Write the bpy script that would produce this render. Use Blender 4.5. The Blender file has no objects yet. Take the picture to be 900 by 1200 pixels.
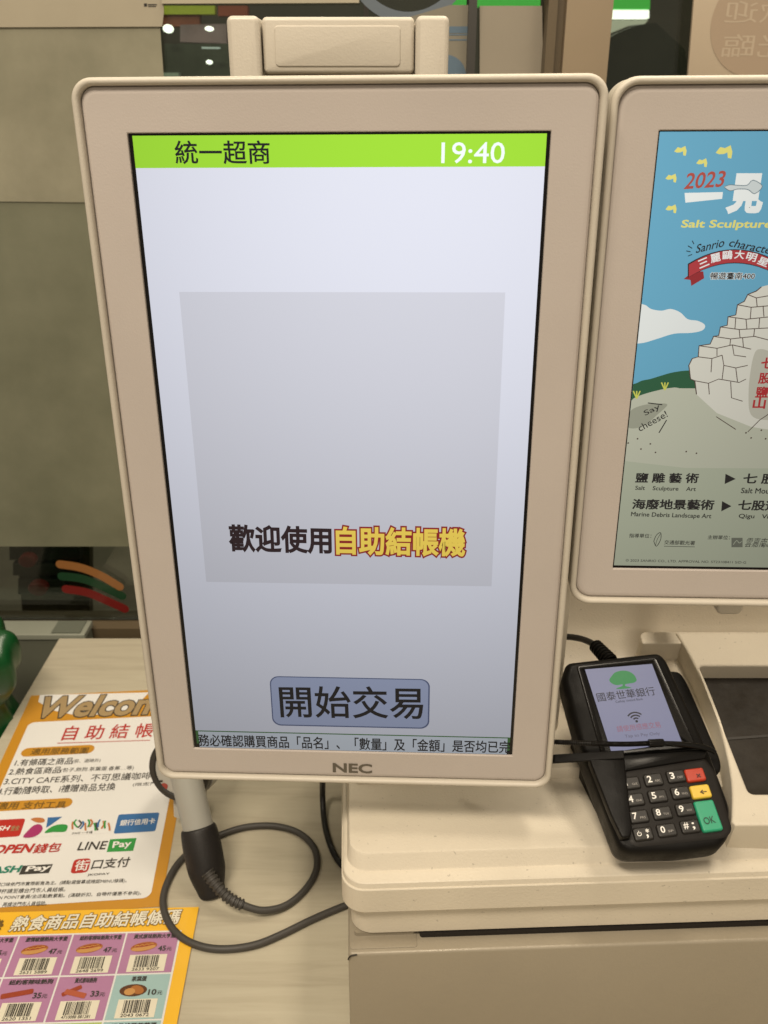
import bpy, bmesh, math, random
from mathutils import Vector, Matrix
from mathutils.geometry import tessellate_polygon
random.seed(7)
sc = bpy.context.scene
V = Vector
# ------------------------------------------------------------------ camera
TH = math.radians(24.6)
CAM = V((0, 0, 1.5))
FPX = 1050.0
cam = bpy.data.cameras.new('camera')
co = bpy.data.objects.new('camera', cam)
sc.collection.objects.link(co)
co.location = CAM
co.rotation_euler = (math.radians(90) - TH, 0, 0)
cam.sensor_fit = 'HORIZONTAL'
cam.sensor_width = 36
cam.lens = 36 * FPX / 900
cam.clip_start = 0.02
cam.clip_end = 60
cam.dof.use_dof = True
cam.dof.focus_distance = 0.50
cam.dof.aperture_fstop = 24
sc.camera = co
# ------------------------------------------------------------------ light
w = bpy.data.worlds.new("World")
sc.world = w
w.use_nodes = True
bg = w.node_tree.nodes['Background']
bg.inputs[0].default_value = (1.0, 0.86, 0.68, 1)
bg.inputs[1].default_value = 0.25
sc.view_settings.view_transform = 'Standard'
sc.view_settings.look = 'None'
sc.view_settings.exposure = 0.26
sc.view_settings.gamma = 1
sc.view_settings.use_curve_mapping = False


def area(name, loc, target, sx, sy, power, col):
    l = bpy.data.lights.new(name, 'AREA')
    l.shape = 'RECTANGLE'
    l.size = sx
    l.size_y = sy
    l.energy = power
    l.color = col
    o = bpy.data.objects.new(name, l)
    sc.collection.objects.link(o)
    o.location = loc
    o.rotation_euler = (V(target) - V(loc)).to_track_quat('-Z', 'Y').to_euler()
    return o


WARM = (1.0, 0.875, 0.70)
area('ceiling_or_fill_light', (-0.48, -0.60, 3.15), (-0.02, 0.5, 1.05), 1.1, 0.35, 41, WARM)
area('ceiling_or_fill_light', (0.45, 0.62, 2.95), (0.1, 0.6, 1.0), 0.9, 0.25, 19, WARM)  # added overhead lamp, brightens ledge and riser but not the bezels
area('ceiling_or_fill_light', (0.25, -2.3, 2.7), (0.05, 0.5, 1.1), 1.3, 0.4, 9, WARM)  # added frontal fill, reaches the riser underneath the displays
area('ceiling_or_fill_light', (0.0, 2.4, 2.8), (0, 2.2, 0), 1.6, 0.5, 5, WARM)

# ------------------------------------------------------------------ projection helpers
RX = V((1, 0, 0))
FW = V((0, math.cos(TH), -math.sin(TH)))
UP = V((0, math.sin(TH), math.cos(TH)))


def ray(x, y):
    return RX * ((x - 450) / FPX) - UP * ((y - 600) / FPX) + FW


class Frame:
    """a plane in the room: origin, right, up and normal"""

    def __init__(s, O, u, n):
        s.O = V(O)
        s.n = V(n).normalized()
        u = V(u)
        s.u = (u - s.n * u.dot(s.n)).normalized()
        s.v = s.n.cross(s.u).normalized()

    def P(s, a, b, c=0.0):
        return s.O + s.u * a + s.v * b + s.n * c

    def L(s, x, y, off=0.0):
        """local coordinates of the point of this plane met from photo pixel x, y"""
        d = ray(x, y)
        o = s.O + s.n * off
        p = CAM + d * ((o - CAM).dot(s.n) / d.dot(s.n)) - o
        return (p.dot(s.u), p.dot(s.v))

    def back(s, k):
        return Frame(s.O + s.n * k, s.u, s.n)


# ------------------------------------------------------------------ materials
MATS = {}


def lin(c):
    return tuple(((x / 255) / 12.92 if x / 255 <= 0.04045 else ((x / 255 + 0.055) / 1.055) ** 2.4) for x in c)


def plain(name, col, rough=0.5, spec=0.5, bump=0.0, scale=400, var=0.0, vscale=8, coat=0.0, metal=0.0, emit=None, dirt=0.0):
    if name in MATS:
        return MATS[name]
    m = bpy.data.materials.new(name)
    m.use_nodes = True
    nt = m.node_tree
    b = nt.nodes['Principled BSDF']
    b.inputs['Base Color'].default_value = (*col, 1)
    b.inputs['Roughness'].default_value = rough
    b.inputs['Specular IOR Level'].default_value = spec
    b.inputs['Metallic'].default_value = metal
    b.inputs['Coat Weight'].default_value = coat
    if emit:
        b.inputs['Emission Color'].default_value = (*emit[0], 1)
        b.inputs['Emission Strength'].default_value = emit[1]
    tc = nt.nodes.new('ShaderNodeTexCoord')
    if var or dirt:
        n = nt.nodes.new('ShaderNodeTexNoise')
        n.inputs['Scale'].default_value = vscale
        n.inputs['Detail'].default_value = 6
        nt.links.new(tc.outputs['Object'], n.inputs['Vector'])
        mr = nt.nodes.new('ShaderNodeMapRange')
        mr.inputs['From Min'].default_value = 0.3
        mr.inputs['From Max'].default_value = 0.7
        mr.inputs['To Min'].default_value = 1 - var
        mr.inputs['To Max'].default_value = 1 + var
        nt.links.new(n.outputs['Fac'], mr.inputs['Value'])
        last = mr.outputs['Result']
        if dirt:
            n2 = nt.nodes.new('ShaderNodeTexNoise')
            n2.inputs['Scale'].default_value = 330
            n2.inputs['Detail'].default_value = 2
            nt.links.new(tc.outputs['Object'], n2.inputs['Vector'])
            m2 = nt.nodes.new('ShaderNodeMapRange')
            m2.inputs['From Min'].default_value = 0.70
            m2.inputs['From Max'].default_value = 0.76
            m2.inputs['To Min'].default_value = 1
            m2.inputs['To Max'].default_value = 1 - dirt
            nt.links.new(n2.outputs['Fac'], m2.inputs['Value'])
            mm = nt.nodes.new('ShaderNodeMath')
            mm.operation = 'MULTIPLY'
            nt.links.new(last, mm.inputs[0])
            nt.links.new(m2.outputs['Result'], mm.inputs[1])
            last = mm.outputs[0]
        vm = nt.nodes.new('ShaderNodeVectorMath')
        vm.operation = 'SCALE'
        vm.inputs[0].default_value = col
        nt.links.new(last, vm.inputs['Scale'])
        nt.links.new(vm.outputs[0], b.inputs['Base Color'])
    if bump and scale > 100:
        n4 = nt.nodes.new('ShaderNodeTexNoise')
        n4.inputs['Scale'].default_value = 22
        n4.inputs['Detail'].default_value = 7
        n4.inputs['Roughness'].default_value = 0.7
        nt.links.new(tc.outputs['Object'], n4.inputs['Vector'])
        m4 = nt.nodes.new('ShaderNodeMapRange')
        m4.inputs['From Min'].default_value = 0.35
        m4.inputs['From Max'].default_value = 0.65
        m4.inputs['To Min'].default_value = rough * 0.7
        m4.inputs['To Max'].default_value = min(0.9, rough * 1.45)
        nt.links.new(n4.outputs['Fac'], m4.inputs['Value'])
        nt.links.new(m4.outputs['Result'], b.inputs['Roughness'])
    if bump:
        n3 = nt.nodes.new('ShaderNodeTexNoise')
        n3.inputs['Scale'].default_value = scale
        n3.inputs['Detail'].default_value = 3
        nt.links.new(tc.outputs['Object'], n3.inputs['Vector'])
        bp = nt.nodes.new('ShaderNodeBump')
        bp.inputs['Strength'].default_value = bump
        bp.inputs['Distance'].default_value = 0.001
        nt.links.new(n3.outputs['Fac'], bp.inputs['Height'])
        nt.links.new(bp.outputs[0], b.inputs['Normal'])
    MATS[name] = m
    return m


def lcd(name, col, k=3.9, gain=0.90):
    """a colour shown by an LCD: its light falls off with the viewing angle, as on such panels"""
    key = 'lcd_' + name
    if key in MATS:
        return MATS[key]
    m = bpy.data.materials.new(key)
    m.use_nodes = True
    nt = m.node_tree
    b = nt.nodes['Principled BSDF']
    b.inputs['Base Color'].default_value = (0.006, 0.006, 0.007, 1)
    b.inputs['Roughness'].default_value = 0.42
    b.inputs['Specular IOR Level'].default_value = 0.25
    g = nt.nodes.new('ShaderNodeNewGeometry')
    d = nt.nodes.new('ShaderNodeVectorMath')
    d.operation = 'DOT_PRODUCT'
    nt.links.new(g.outputs['Incoming'], d.inputs[0])
    nt.links.new(g.outputs['Normal'], d.inputs[1])
    p = nt.nodes.new('ShaderNodeMath')
    p.operation = 'POWER'
    nt.links.new(d.outputs['Value'], p.inputs[0])
    p.inputs[1].default_value = k
    mu = nt.nodes.new('ShaderNodeMath')
    mu.operation = 'MULTIPLY'
    mu.inputs[1].default_value = gain
    nt.links.new(p.outputs[0], mu.inputs[0])
    b.inputs['Emission Color'].default_value = (*lin(col), 1)
    nt.links.new(mu.outputs[0], b.inputs['Emission Strength'])
    MATS[key] = m
    return m


def pr(name, col, rough=0.4):
    """printing ink of a given colour"""
    return plain('ink_' + name, col, rough, 0.4, bump=0.35, scale=16, coat=0.3)


PLASTIC = plain('cream_plastic', (0.52, 0.475, 0.40), 0.42, 0.4, bump=0.12, scale=900, var=0.03, vscale=9)
BEZEL = plain('bezel_plastic', (0.475, 0.425, 0.390), 0.5, 0.35, bump=0.10, scale=1200, var=0.03, vscale=12)
HOUSING = plain('kiosk_plastic', (0.62, 0.56, 0.455), 0.5, 0.35, bump=0.25, scale=700, var=0.05, vscale=14, dirt=0.28)
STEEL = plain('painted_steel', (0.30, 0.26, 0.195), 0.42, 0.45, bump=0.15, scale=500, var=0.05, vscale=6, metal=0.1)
BLACKP = plain('black_plastic', (0.004, 0.0033, 0.0027), 0.45, 0.16, bump=0.15, scale=1500)
BLACKG = plain('black_gloss', (0.005, 0.0045, 0.004), 0.22, 0.3)
DARKKEY = plain('keypad_rubber', (0.014, 0.012, 0.0105), 0.5, 0.2, bump=0.1, scale=1500)
RUBBER = plain('cable_rubber', (0.055, 0.05, 0.044), 0.5, 0.4)
RUBBERB = plain('black_cable', (0.016, 0.015, 0.014), 0.42, 0.4)
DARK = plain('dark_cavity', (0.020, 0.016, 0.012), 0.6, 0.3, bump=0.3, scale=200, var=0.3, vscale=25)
INK = pr('black', (0.02, 0.018, 0.016))
PAPER = pr('paper', (0.70, 0.69, 0.67))


def wood():
    m = bpy.data.materials.new('pale_wood_laminate')
    m.use_nodes = True
    nt = m.node_tree
    b = nt.nodes['Principled BSDF']
    b.inputs['Roughness'].default_value = 0.45
    b.inputs['Specular IOR Level'].default_value = 0.4
    tc = nt.nodes.new('ShaderNodeTexCoord')
    mp = nt.nodes.new('ShaderNodeMapping')
    mp.inputs['Scale'].default_value = (3.0, 38, 10)
    nt.links.new(tc.outputs['Object'], mp.inputs[0])
    n = nt.nodes.new('ShaderNodeTexNoise')
    n.inputs['Scale'].default_value = 2.2
    n.inputs['Detail'].default_value = 9
    n.inputs['Roughness'].default_value = 0.65
    n.inputs['Distortion'].default_value = 0.6
    nt.links.new(mp.outputs[0], n.inputs['Vector'])
    cr = nt.nodes.new('ShaderNodeValToRGB')
    e = cr.color_ramp.elements
    e[0].position = 0.28
    e[0].color = (0.385, 0.34, 0.255, 1)
    e[1].position = 0.72
    e[1].color = (0.49, 0.45, 0.345, 1)
    k = e.new(0.5)
    k.color = (0.455, 0.41, 0.31, 1)
    nt.links.new(n.outputs['Fac'], cr.inputs[0])
    nt.links.new(cr.outputs[0], b.inputs['Base Color'])
    bp = nt.nodes.new('ShaderNodeBump')
    bp.inputs['Strength'].default_value = 0.15
    bp.inputs['Distance'].default_value = 0.0006
    nt.links.new(n.outputs['Fac'], bp.inputs['Height'])
    nt.links.new(bp.outputs[0], b.inputs['Normal'])
    return m


WOOD = wood()


def glass():
    m = bpy.data.materials.new('window_glass')
    m.use_nodes = True
    nt = m.node_tree
    nt.nodes.clear()
    o = nt.nodes.new('ShaderNodeOutputMaterial')
    mx = nt.nodes.new('ShaderNodeMixShader')
    t = nt.nodes.new('ShaderNodeBsdfTransparent')
    t.inputs[0].default_value = (0.80, 0.86, 0.80, 1)
    g = nt.nodes.new('ShaderNodeBsdfGlossy')
    g.inputs['Roughness'].default_value = 0.03
    f = nt.nodes.new('ShaderNodeFresnel')
    f.inputs[0].default_value = 1.5
    nt.links.new(f.outputs[0], mx.inputs[0])
    nt.links.new(t.outputs[0], mx.inputs[1])
    nt.links.new(g.outputs[0], mx.inputs[2])
    nt.links.new(mx.outputs[0], o.inputs[0])
    return m


GLASS = glass()


def film(name, c1, c2):
    """translucent film on the glass: streaky and cloudy"""
    m = bpy.data.materials.new(name)
    m.use_nodes = True
    nt = m.node_tree
    b = nt.nodes['Principled BSDF']
    b.inputs['Roughness'].default_value = 0.32
    b.inputs['Specular IOR Level'].default_value = 0.5
    tc = nt.nodes.new('ShaderNodeTexCoord')
    n = nt.nodes.new('ShaderNodeTexNoise')
    n.inputs['Scale'].default_value = 7
    n.inputs['Detail'].default_value = 8
    n.inputs['Roughness'].default_value = 0.6
    nt.links.new(tc.outputs['Object'], n.inputs['Vector'])
    cr = nt.nodes.new('ShaderNodeValToRGB')
    cr.color_ramp.elements[0].position = 0.3
    cr.color_ramp.elements[0].color = (*c1, 1)
    cr.color_ramp.elements[1].position = 0.7
    cr.color_ramp.elements[1].color = (*c2, 1)
    nt.links.new(n.outputs['Fac'], cr.inputs[0])
    nt.links.new(cr.outputs[0], b.inputs['Base Color'])
    return m


# ------------------------------------------------------------------ object helpers
ORG = {}


def props(o, label=None, cat=None, group=None, kind=None):
    if label:
        o['label'] = label
    if cat:
        o['category'] = cat
    if group:
        o['group'] = group
    if kind:
        o['kind'] = kind
    return o


def thing(name, label, cat, loc, group=None):
    o = bpy.data.objects.new(name, None)
    o.empty_display_size = 0.02
    sc.collection.objects.link(o)
    o.location = loc
    ORG[o.name] = V(loc)
    return props(o, label, cat, group)


def link(name, me, mat, parent=None, loc=None, smooth=None):
    """links a mesh whose vertices are in world coordinates (relative to loc when given)"""
    o = bpy.data.objects.new(name, me)
    sc.collection.objects.link(o)
    if mat is not None and not me.materials:
        me.materials.append(mat)
    po = ORG[parent.name] if parent else V((0, 0, 0))
    if loc is None:
        if parent:
            me.transform(Matrix.Translation(-po))
            ORG[o.name] = po
        else:
            c = V((0, 0, 0))
            for vv in me.vertices:
                c += vv.co
            c /= max(1, len(me.vertices))
            me.transform(Matrix.Translation(-c))
            o.location = c
            ORG[o.name] = c
    else:
        o.location = V(loc) - po
        ORG[o.name] = V(loc)
    if parent:
        o.parent = parent
        if loc is None:
            o.location = (0, 0, 0)
    if smooth:
        for p in me.polygons:
            p.use_smooth = True
        me.set_sharp_from_angle(angle=math.radians(smooth))
    return o


def mk(name, verts, faces, mat, parent=None, loc=None, smooth=None):
    me = bpy.data.meshes.new(name)
    me.from_pydata([tuple(v) for v in verts], [], faces)
    me.update()
    bm = bmesh.new()
    bm.from_mesh(me)
    bmesh.ops.recalc_face_normals(bm, faces=bm.faces)
    bm.to_mesh(me)
    bm.free()
    return link(name, me, mat, parent, loc, smooth)


def rr(x0, y0, x1, y1, r, seg=7):
    """rounded rectangle outline, counter-clockwise"""
    r = max(1e-5, min(r, (x1 - x0) / 2 - 1e-5, (y1 - y0) / 2 - 1e-5))
    out = []
    for cx, cy, a0 in ((x1 - r, y0 + r, -90), (x1 - r, y1 - r, 0), (x0 + r, y1 - r, 90), (x0 + r, y0 + r, 180)):
        for k in range(seg + 1):
            a = math.radians(a0 + 90 * k / seg)
            out.append((cx + r * math.cos(a), cy + r * math.sin(a)))
    return out


def rpoly(pts, r, seg=5):
    """polygon with rounded corners (r may be a list)"""
    out = []
    n = len(pts)
    for i in range(n):
        p = V((*pts[i], 0))
        a = V((*pts[i - 1], 0)) - p
        b = V((*pts[(i + 1) % n], 0)) - p
        ri = r[i] if isinstance(r, (list, tuple)) else r
        ri = min(ri, a.length * 0.48, b.length * 0.48)
        p0 = p + a.normalized() * ri
        p1 = p + b.normalized() * ri
        for k in range(seg + 1):
            t = k / seg
            q = p0 * (1 - t) ** 2 + p * 2 * t * (1 - t) + p1 * t * t
            out.append((q.x, q.y))
    return out


def loft(name, fr, rings, mat, parent, cap0=True, cap1=True, smooth=35, as_data=False):
    """rings: list of (outline, height) with equal counts"""
    verts, faces = [], []
    n = len(rings[0][0])
    for ol, h in rings:
        for a, b in ol:
            verts.append(fr.P(a, b, h))
    for k in range(len(rings) - 1):
        for i in range(n):
            j = (i + 1) % n
            faces.append((k * n + i, k * n + j, (k + 1) * n + j, (k + 1) * n + i))
    if cap0:
        faces.append(tuple(range(n - 1, -1, -1)))
    if cap1:
        faces.append(tuple(range((len(rings) - 1) * n, len(rings) * n)))
    return mk(name, verts, faces, mat, parent, None, smooth)


def inset(ol, d):
    """outline moved inward by d (counter-clockwise outline)"""
    n = len(ol)
    out = []
    for i in range(n):
        p0, p1, p2 = V((*ol[i - 1], 0)), V((*ol[i], 0)), V((*ol[(i + 1) % n], 0))
        e1 = p1 - p0
        e2 = p2 - p1
        if e1.length < 1e-7:
            e1 = e2
        if e2.length < 1e-7:
            e2 = e1
        n1 = V((-e1.y, e1.x, 0)).normalized()
        n2 = V((-e2.y, e2.x, 0)).normalized()
        m = (n1 + n2)
        m = m.normalized() if m.length > 1e-6 else n1
        c = max(0.35, m.dot(n1))
        q = p1 + m * (d / c)
        out.append((q.x, q.y))
    return out


def ccw(ol):
    a = sum(ol[i - 1][0] * ol[i][1] - ol[i][0] * ol[i - 1][1] for i in range(len(ol)))
    return ol if a > 0 else ol[::-1]


def slab(name, fr, ol, h0, h1, mat, parent=None, bev=0.0008, smooth=35):
    """solid plate with softened upper edge"""
    ol = ccw(ol)
    rings = [(ol, h0)]
    if bev > 0:
        for a in (0, 30, 60, 90):
            t = math.radians(a)
            rings.append((inset(ol, bev * (1 - math.cos(t))), h1 - bev + bev * math.sin(t)))
    else:
        rings.append((ol, h1))
    return loft(name, fr, rings, mat, parent, True, True, smooth)


def flat(name, fr, ol, h, mat, parent=None, holes=()):
    """thin printed or shown area lying h above the plane"""
    loops = [[V((a, b, 0)) for a, b in ol]] + [[V((a, b, 0)) for a, b in q] for q in holes]
    allp = [p for q in loops for p in q]
    tri = tessellate_polygon(loops)
    faces = []
    for t in tri:
        a, b, c = (allp[i] for i in t)
        faces.append(tuple(t) if (b - a).cross(c - a).z > 0 else tuple(reversed(t)))
    me = bpy.data.meshes.new(name)
    me.from_pydata([tuple(fr.P(p.x, p.y, h)) for p in allp], [], faces)
    me.update()
    return link(name, me, mat, parent)


def pxs(fr, pts, off=0.0):
    return [fr.L(x, y, off) for x, y in pts]


def smoothpts(pts, k=6, closed=True):
    out = []
    n = len(pts)
    rng = range(n) if closed else range(n - 1)
    for i in rng:
        if closed:
            p0, p1, p2, p3 = pts[i - 1], pts[i], pts[(i + 1) % n], pts[(i + 2) % n]
        else:
            p0, p1, p2, p3 = pts[max(i - 1, 0)], pts[i], pts[i + 1], pts[min(i + 2, n - 1)]
        for j in range(k):
            t = j / k
            out.append(tuple(0.5 * (2 * b + (c - a) * t + (2 * a - 5 * b + 4 * c - d) * t * t + (-a + 3 * b - 3 * c + d) * t ** 3) for a, b, c, d in zip(p0, p1, p2, p3)))
    if not closed:
        out.append(tuple(pts[-1]))
    return out


def tube(name, pts, r, mat, parent=None, seg=12, k=8, smoothed=True, rads=None):
    P = [V(p) for p in (smoothpts([tuple(p) for p in pts], k, False) if smoothed else pts)]
    n = len(P)
    verts, faces = [], []
    up = V((0.13, 0.2, 0.97)).normalized()
    t0 = (P[1] - P[0]).normalized()
    x = t0.cross(up).normalized()
    for i in range(n):
        t = (P[min(i + 1, n - 1)] - P[max(i - 1, 0)]).normalized()
        x = (x - t * x.dot(t)).normalized()
        y = t.cross(x)
        rad = rads(i / (n - 1)) if rads else r
        for s in range(seg):
            a = 2 * math.pi * s / seg
            verts.append(P[i] + (x * math.cos(a) + y * math.sin(a)) * rad)
    for i in range(n - 1):
        for s in range(seg):
            q = (s + 1) % seg
            faces.append((i * seg + s, i * seg + q, (i + 1) * seg + q, (i + 1) * seg + s))
    faces.append(tuple(range(seg - 1, -1, -1)))
    faces.append(tuple(range((n - 1) * seg, n * seg)))
    return mk(name, verts, faces, mat, parent, None, 40)


def strip(fr, pts, wd, closed=False):
    """outline of a line of width wd through local points"""
    L, R = [], []
    n = len(pts)
    for i in range(n):
        a = V((*pts[max(i - 1, 0)], 0))
        b = V((*pts[min(i + 1, n - 1)], 0))
        d = (b - a).normalized()
        nn = V((-d.y, d.x, 0)) * wd / 2
        p = V((*pts[i], 0))
        L.append(((p + nn).x, (p + nn).y))
        R.append(((p - nn).x, (p - nn).y))
    return L + R[::-1]


def box(name, x0, x1, y0, y1, z0, z1, mat, parent=None, bev=0.0):
    fr = Frame((0, 0, 0), (1, 0, 0), (0, 0, 1))
    return slab(name, fr, [(x0, y0), (x1, y0), (x1, y1), (x0, y1)], z0, z1, mat, parent, bev)


# ------------------------------------------------------------------ lettering
TXT = []


def txt(parent, s, mat, fr, bl, br, h, off, bold=0.0, name='lettering', outline=None, mirror=False, slant=0.0, font_sp=1.0):
    """lettering whose lower left / lower right corners lie at photo points bl, br, h photo pixels high"""
    TXT.append((parent, s, mat, fr, bl, br, h, off, bold, name, outline, mirror, slant, font_sp))


def flush_text():
    tmp = []
    for T in TXT:
        offs = [T[8]] + ([T[10][1]] if T[10] else [])
        row = []
        for b in offs:
            c = bpy.data.curves.new('lettering_curve', 'FONT')
            c.body = T[1]
            c.size = 1
            c.resolution_u = 3
            if b > 0:
                c.bevel_depth = b
                c.bevel_resolution = 0
            else:
                c.offset = b
            c.space_character = T[13]
            o = bpy.data.objects.new('lettering_curve', c)
            sc.collection.objects.link(o)
            row.append(o)
        tmp.append(row)
    bpy.context.view_layer.update()
    dg = bpy.context.evaluated_depsgraph_get()
    for T, row in zip(TXT, tmp):
        parent, s, mat, fr, bl, br, h, off, bold, name, outline, mirror, slant, fs = T
        mes = [bpy.data.meshes.new_from_object(o.evaluated_get(dg)) for o in row]
        for me in mes:
            if max((v.co.z for v in me.vertices), default=0) > 1e-5:
                bm = bmesh.new()
                bm.from_mesh(me)
                bad = [f for f in bm.faces if all(v.co.z < 1e-5 for v in f.verts)]
                bmesh.ops.delete(bm, geom=bad, context='FACES')
                bm.to_mesh(me)
                bm.free()
        m0 = mes[0]
        if not m0.vertices:
            print('EMPTY TEXT', s)
            continue
        xs = [v.co.x for v in m0.vertices]
        ys = [v.co.y for v in m0.vertices]
        x0, x1, y0, y1 = min(xs), max(xs), min(ys), max(ys)
        A = V((*fr.L(*bl, off), 0))
        B = V((*fr.L(*br, off), 0))
        mid = ((bl[0] + br[0]) / 2, (bl[1] + br[1]) / 2)
        M = V((*fr.L(*mid, off), 0))
        Mt = V((*fr.L(mid[0], mid[1] - h, off), 0))
        e = (B - A)
        nrm = V((-e.y, e.x, 0)).normalized()
        hh = (Mt - M).dot(nrm)
        for i, me in enumerate(mes):
            for v in me.vertices:
                tx = (v.co.x - x0) / (x1 - x0)
                ty = (v.co.y - y0) / (y1 - y0)
                if mirror:
                    tx = 1 - tx
                q = A + e * tx + nrm * (hh * ty) + e.normalized() * (slant * hh * ty)
                zz = 0.000005 * (1 if v.co.z > 1e-5 else 0)
                v.co = fr.P(q.x, q.y, off + zz - (0.00006 if i else 0))
            if mirror:
                me.flip_normals()
            me.materials.clear()
            link(name + ('_outline' if i else ''), me, outline[0] if i else mat, parent)
    for row in tmp:
        for o in row:
            c = o.data
            bpy.data.objects.remove(o)
            bpy.data.curves.remove(c)


# ================================================================== SETTING
CT = 0.9   # counter height
floor = mk('floor', [(-4, -3, 0), (4, -3, 0), (4, 6, 0), (-4, 6, 0)], [(0, 1, 2, 3)], plain('floor_tile', (0.25, 0.22, 0.18), 0.4, var=0.1))
props(floor, kind='structure')
bw = box('back_wall', -4, 4, 3.2, 3.3, 0.004, 3, plain('dark_far_wall', (0.035, 0.028, 0.02), 0.6, var=0.4, vscale=3))
props(bw, kind='structure')

HZ = Frame((0, 0, CT), (1, 0, 0), (0, 0, 1))
# counter
ct = thing('counter', 'pale wood-grain laminate counter under the checkout machine', 'counter', (-0.1, 0.6, 0))
slab('counter_top', HZ, [(-0.392, -0.15), (1.2, -0.15), (1.2, 0.938), (-0.400, 0.938)], -0.035, 0, WOOD, ct, 0.0015)
box('cabinet_body', -0.37, 1.18, -0.10, 0.92, 0.005, CT - 0.037, plain('counter_side', (0.40, 0.35, 0.26), 0.5), ct)

# ------------------------------------------------------------------ window wall behind
W = Frame((0, 1.0, 1.5), (1, 0, 0), (0, -1, 0))
wl = thing('window_partition', 'glass partition with brown metal posts behind the counter', 'partition', (0, 1.0, 0))
PANE = []
box('pane', -1.2, -0.02, 1.004, 1.010, 0.886, 2.4, GLASS, wl)
box('pane', -0.015, 0.155, 1.004, 1.010, 0.886, 2.4, GLASS, wl)
box('pane', 0.222, 1.2, 1.004, 1.010, 0.886, 2.4, GLASS, wl)
BROWN = plain('brown_frame', (0.235, 0.18, 0.115), 0.4, 0.5, var=0.06)
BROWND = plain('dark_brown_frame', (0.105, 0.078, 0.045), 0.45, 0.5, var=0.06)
box('post', 0.174, 0.218, 0.975, 1.03, 0.905, 2.4, BROWN, wl, 0.002)
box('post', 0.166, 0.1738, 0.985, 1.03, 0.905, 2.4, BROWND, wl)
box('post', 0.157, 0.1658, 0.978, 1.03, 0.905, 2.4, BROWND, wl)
box('post', 0.082, 0.090, 0.990, 1.02, 0.905, 2.4, plain('black_bar', (0.03, 0.027, 0.022), 0.4), wl, 0.001)
box('low_rail', -1.2, 1.2, 0.985, 1.03, 0.80, 0.884, BROWND, wl)


def wp(pts):
    return pxs(W, pts)


def panel(name, label, cat, pts, h0, h1, mat, bev=0.0):
    o = slab(name, W, wp(pts), h0, h1, mat, None, bev)
    return props(o, label, cat)


panel('window_film', 'dull olive translucent film covering the lower glass left of the display', 'window film',
      [(-180, 236), (172, 236), (210, 640), (-240, 640)], 0.0002, 0.0010, film('olive_film', (0.120, 0.124, 0.080), (0.20, 0.20, 0.138)))
panel('window_film', 'beige cloudy film sheet on the glass above the olive film', 'window film',
      [(-180, 30), (188, 30), (203, 238), (-185, 234)], 0.0012, 0.0022, film('beige_film', (0.18, 0.172, 0.118), (0.31, 0.29, 0.21)))
ps = panel('paper_banner', 'cream paper strip with tiny black print along the top left of the glass', 'banner',
           [(-180, -90), (190, -90), (193, 15), (191, 31.5), (-180, 33)], 0.0026, 0.0040, plain('cream_paper', (0.34, 0.30, 0.22), 0.6, var=0.04, vscale=20))
for a_, b_, c_, d_ in ((170, 4.5, 173.5, 8), (174.5, 5.3, 185, 6.6), (175, 7.6, 184, 8.5)):
    flat('tiny_print', W, wp([(a_, b_), (c_, b_), (c_, d_), (a_, d_)]), 0.0043, INK, ps)
panel('shelf_edge', 'thin pale rail running right from the paper strip across the top of the glass', 'rail',
      [(191, -20), (421, -20), (421, 4), (191, 5)], 0.001, 0.006, plain('pale_rail', (0.38, 0.34, 0.25), 0.5))
gp = panel('notice_sheet', 'plain greige notice sheet fixed to the glass beside the brown post', 'notice',
           [(562, 7), (635, 7), (637, 130), (562, 130)], 0.0002, 0.0012, plain('greige_sheet', (0.27, 0.235, 0.18), 0.6, var=0.05))
gq = panel('notice_sheet', 'greige sheet with blue bars on the glass right of the bracket', 'notice',
           [(527, 6), (554, 6), (556, 130), (480, 130), (480, 20)], 0.0002, 0.0008, plain('greige_sheet_dark', (0.20, 0.18, 0.135), 0.6, var=0.05))
BLUEP = pr('dull_blue', (0.10, 0.15, 0.20))
for y in (31, 40, 46):
    flat('blue_bar', W, wp([(526, y), (551, y), (551, y + (8 if y == 31 else 1.6)), (526, y + (8 if y == 31 else 1.6))]), 0.0010, BLUEP, gq)
dsk = [W.L(522 + 24 * math.cos(a), 88 + 24 * math.sin(a)) for a in [k * math.pi / 12 for k in range(24)]]
flat('blue_disc', W, dsk, 0.0010, BLUEP, gq)
c0 = W.L(479, -62)
ro = abs(W.L(479 + 79, -62)[0] - c0[0])
ri = abs(W.L(479 + 66.5, -62)[0] - c0[0])
an = [(c0[0] + ro * math.cos(a), c0[1] + ro * math.sin(a)) for a in [k * math.pi / 32 for k in range(64)]]
an2 = [(c0[0] + ri * math.cos(a), c0[1] + ri * math.sin(a)) for a in [k * math.pi / 32 for k in range(64)]]
rd = flat('ring_decal', W, an, 0.0005, plain('slate_blue_decal', (0.11, 0.135, 0.16), 0.5), None, [an2])
props(rd, 'slate blue ring decal on the glass above the display bracket', 'decal')
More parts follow.
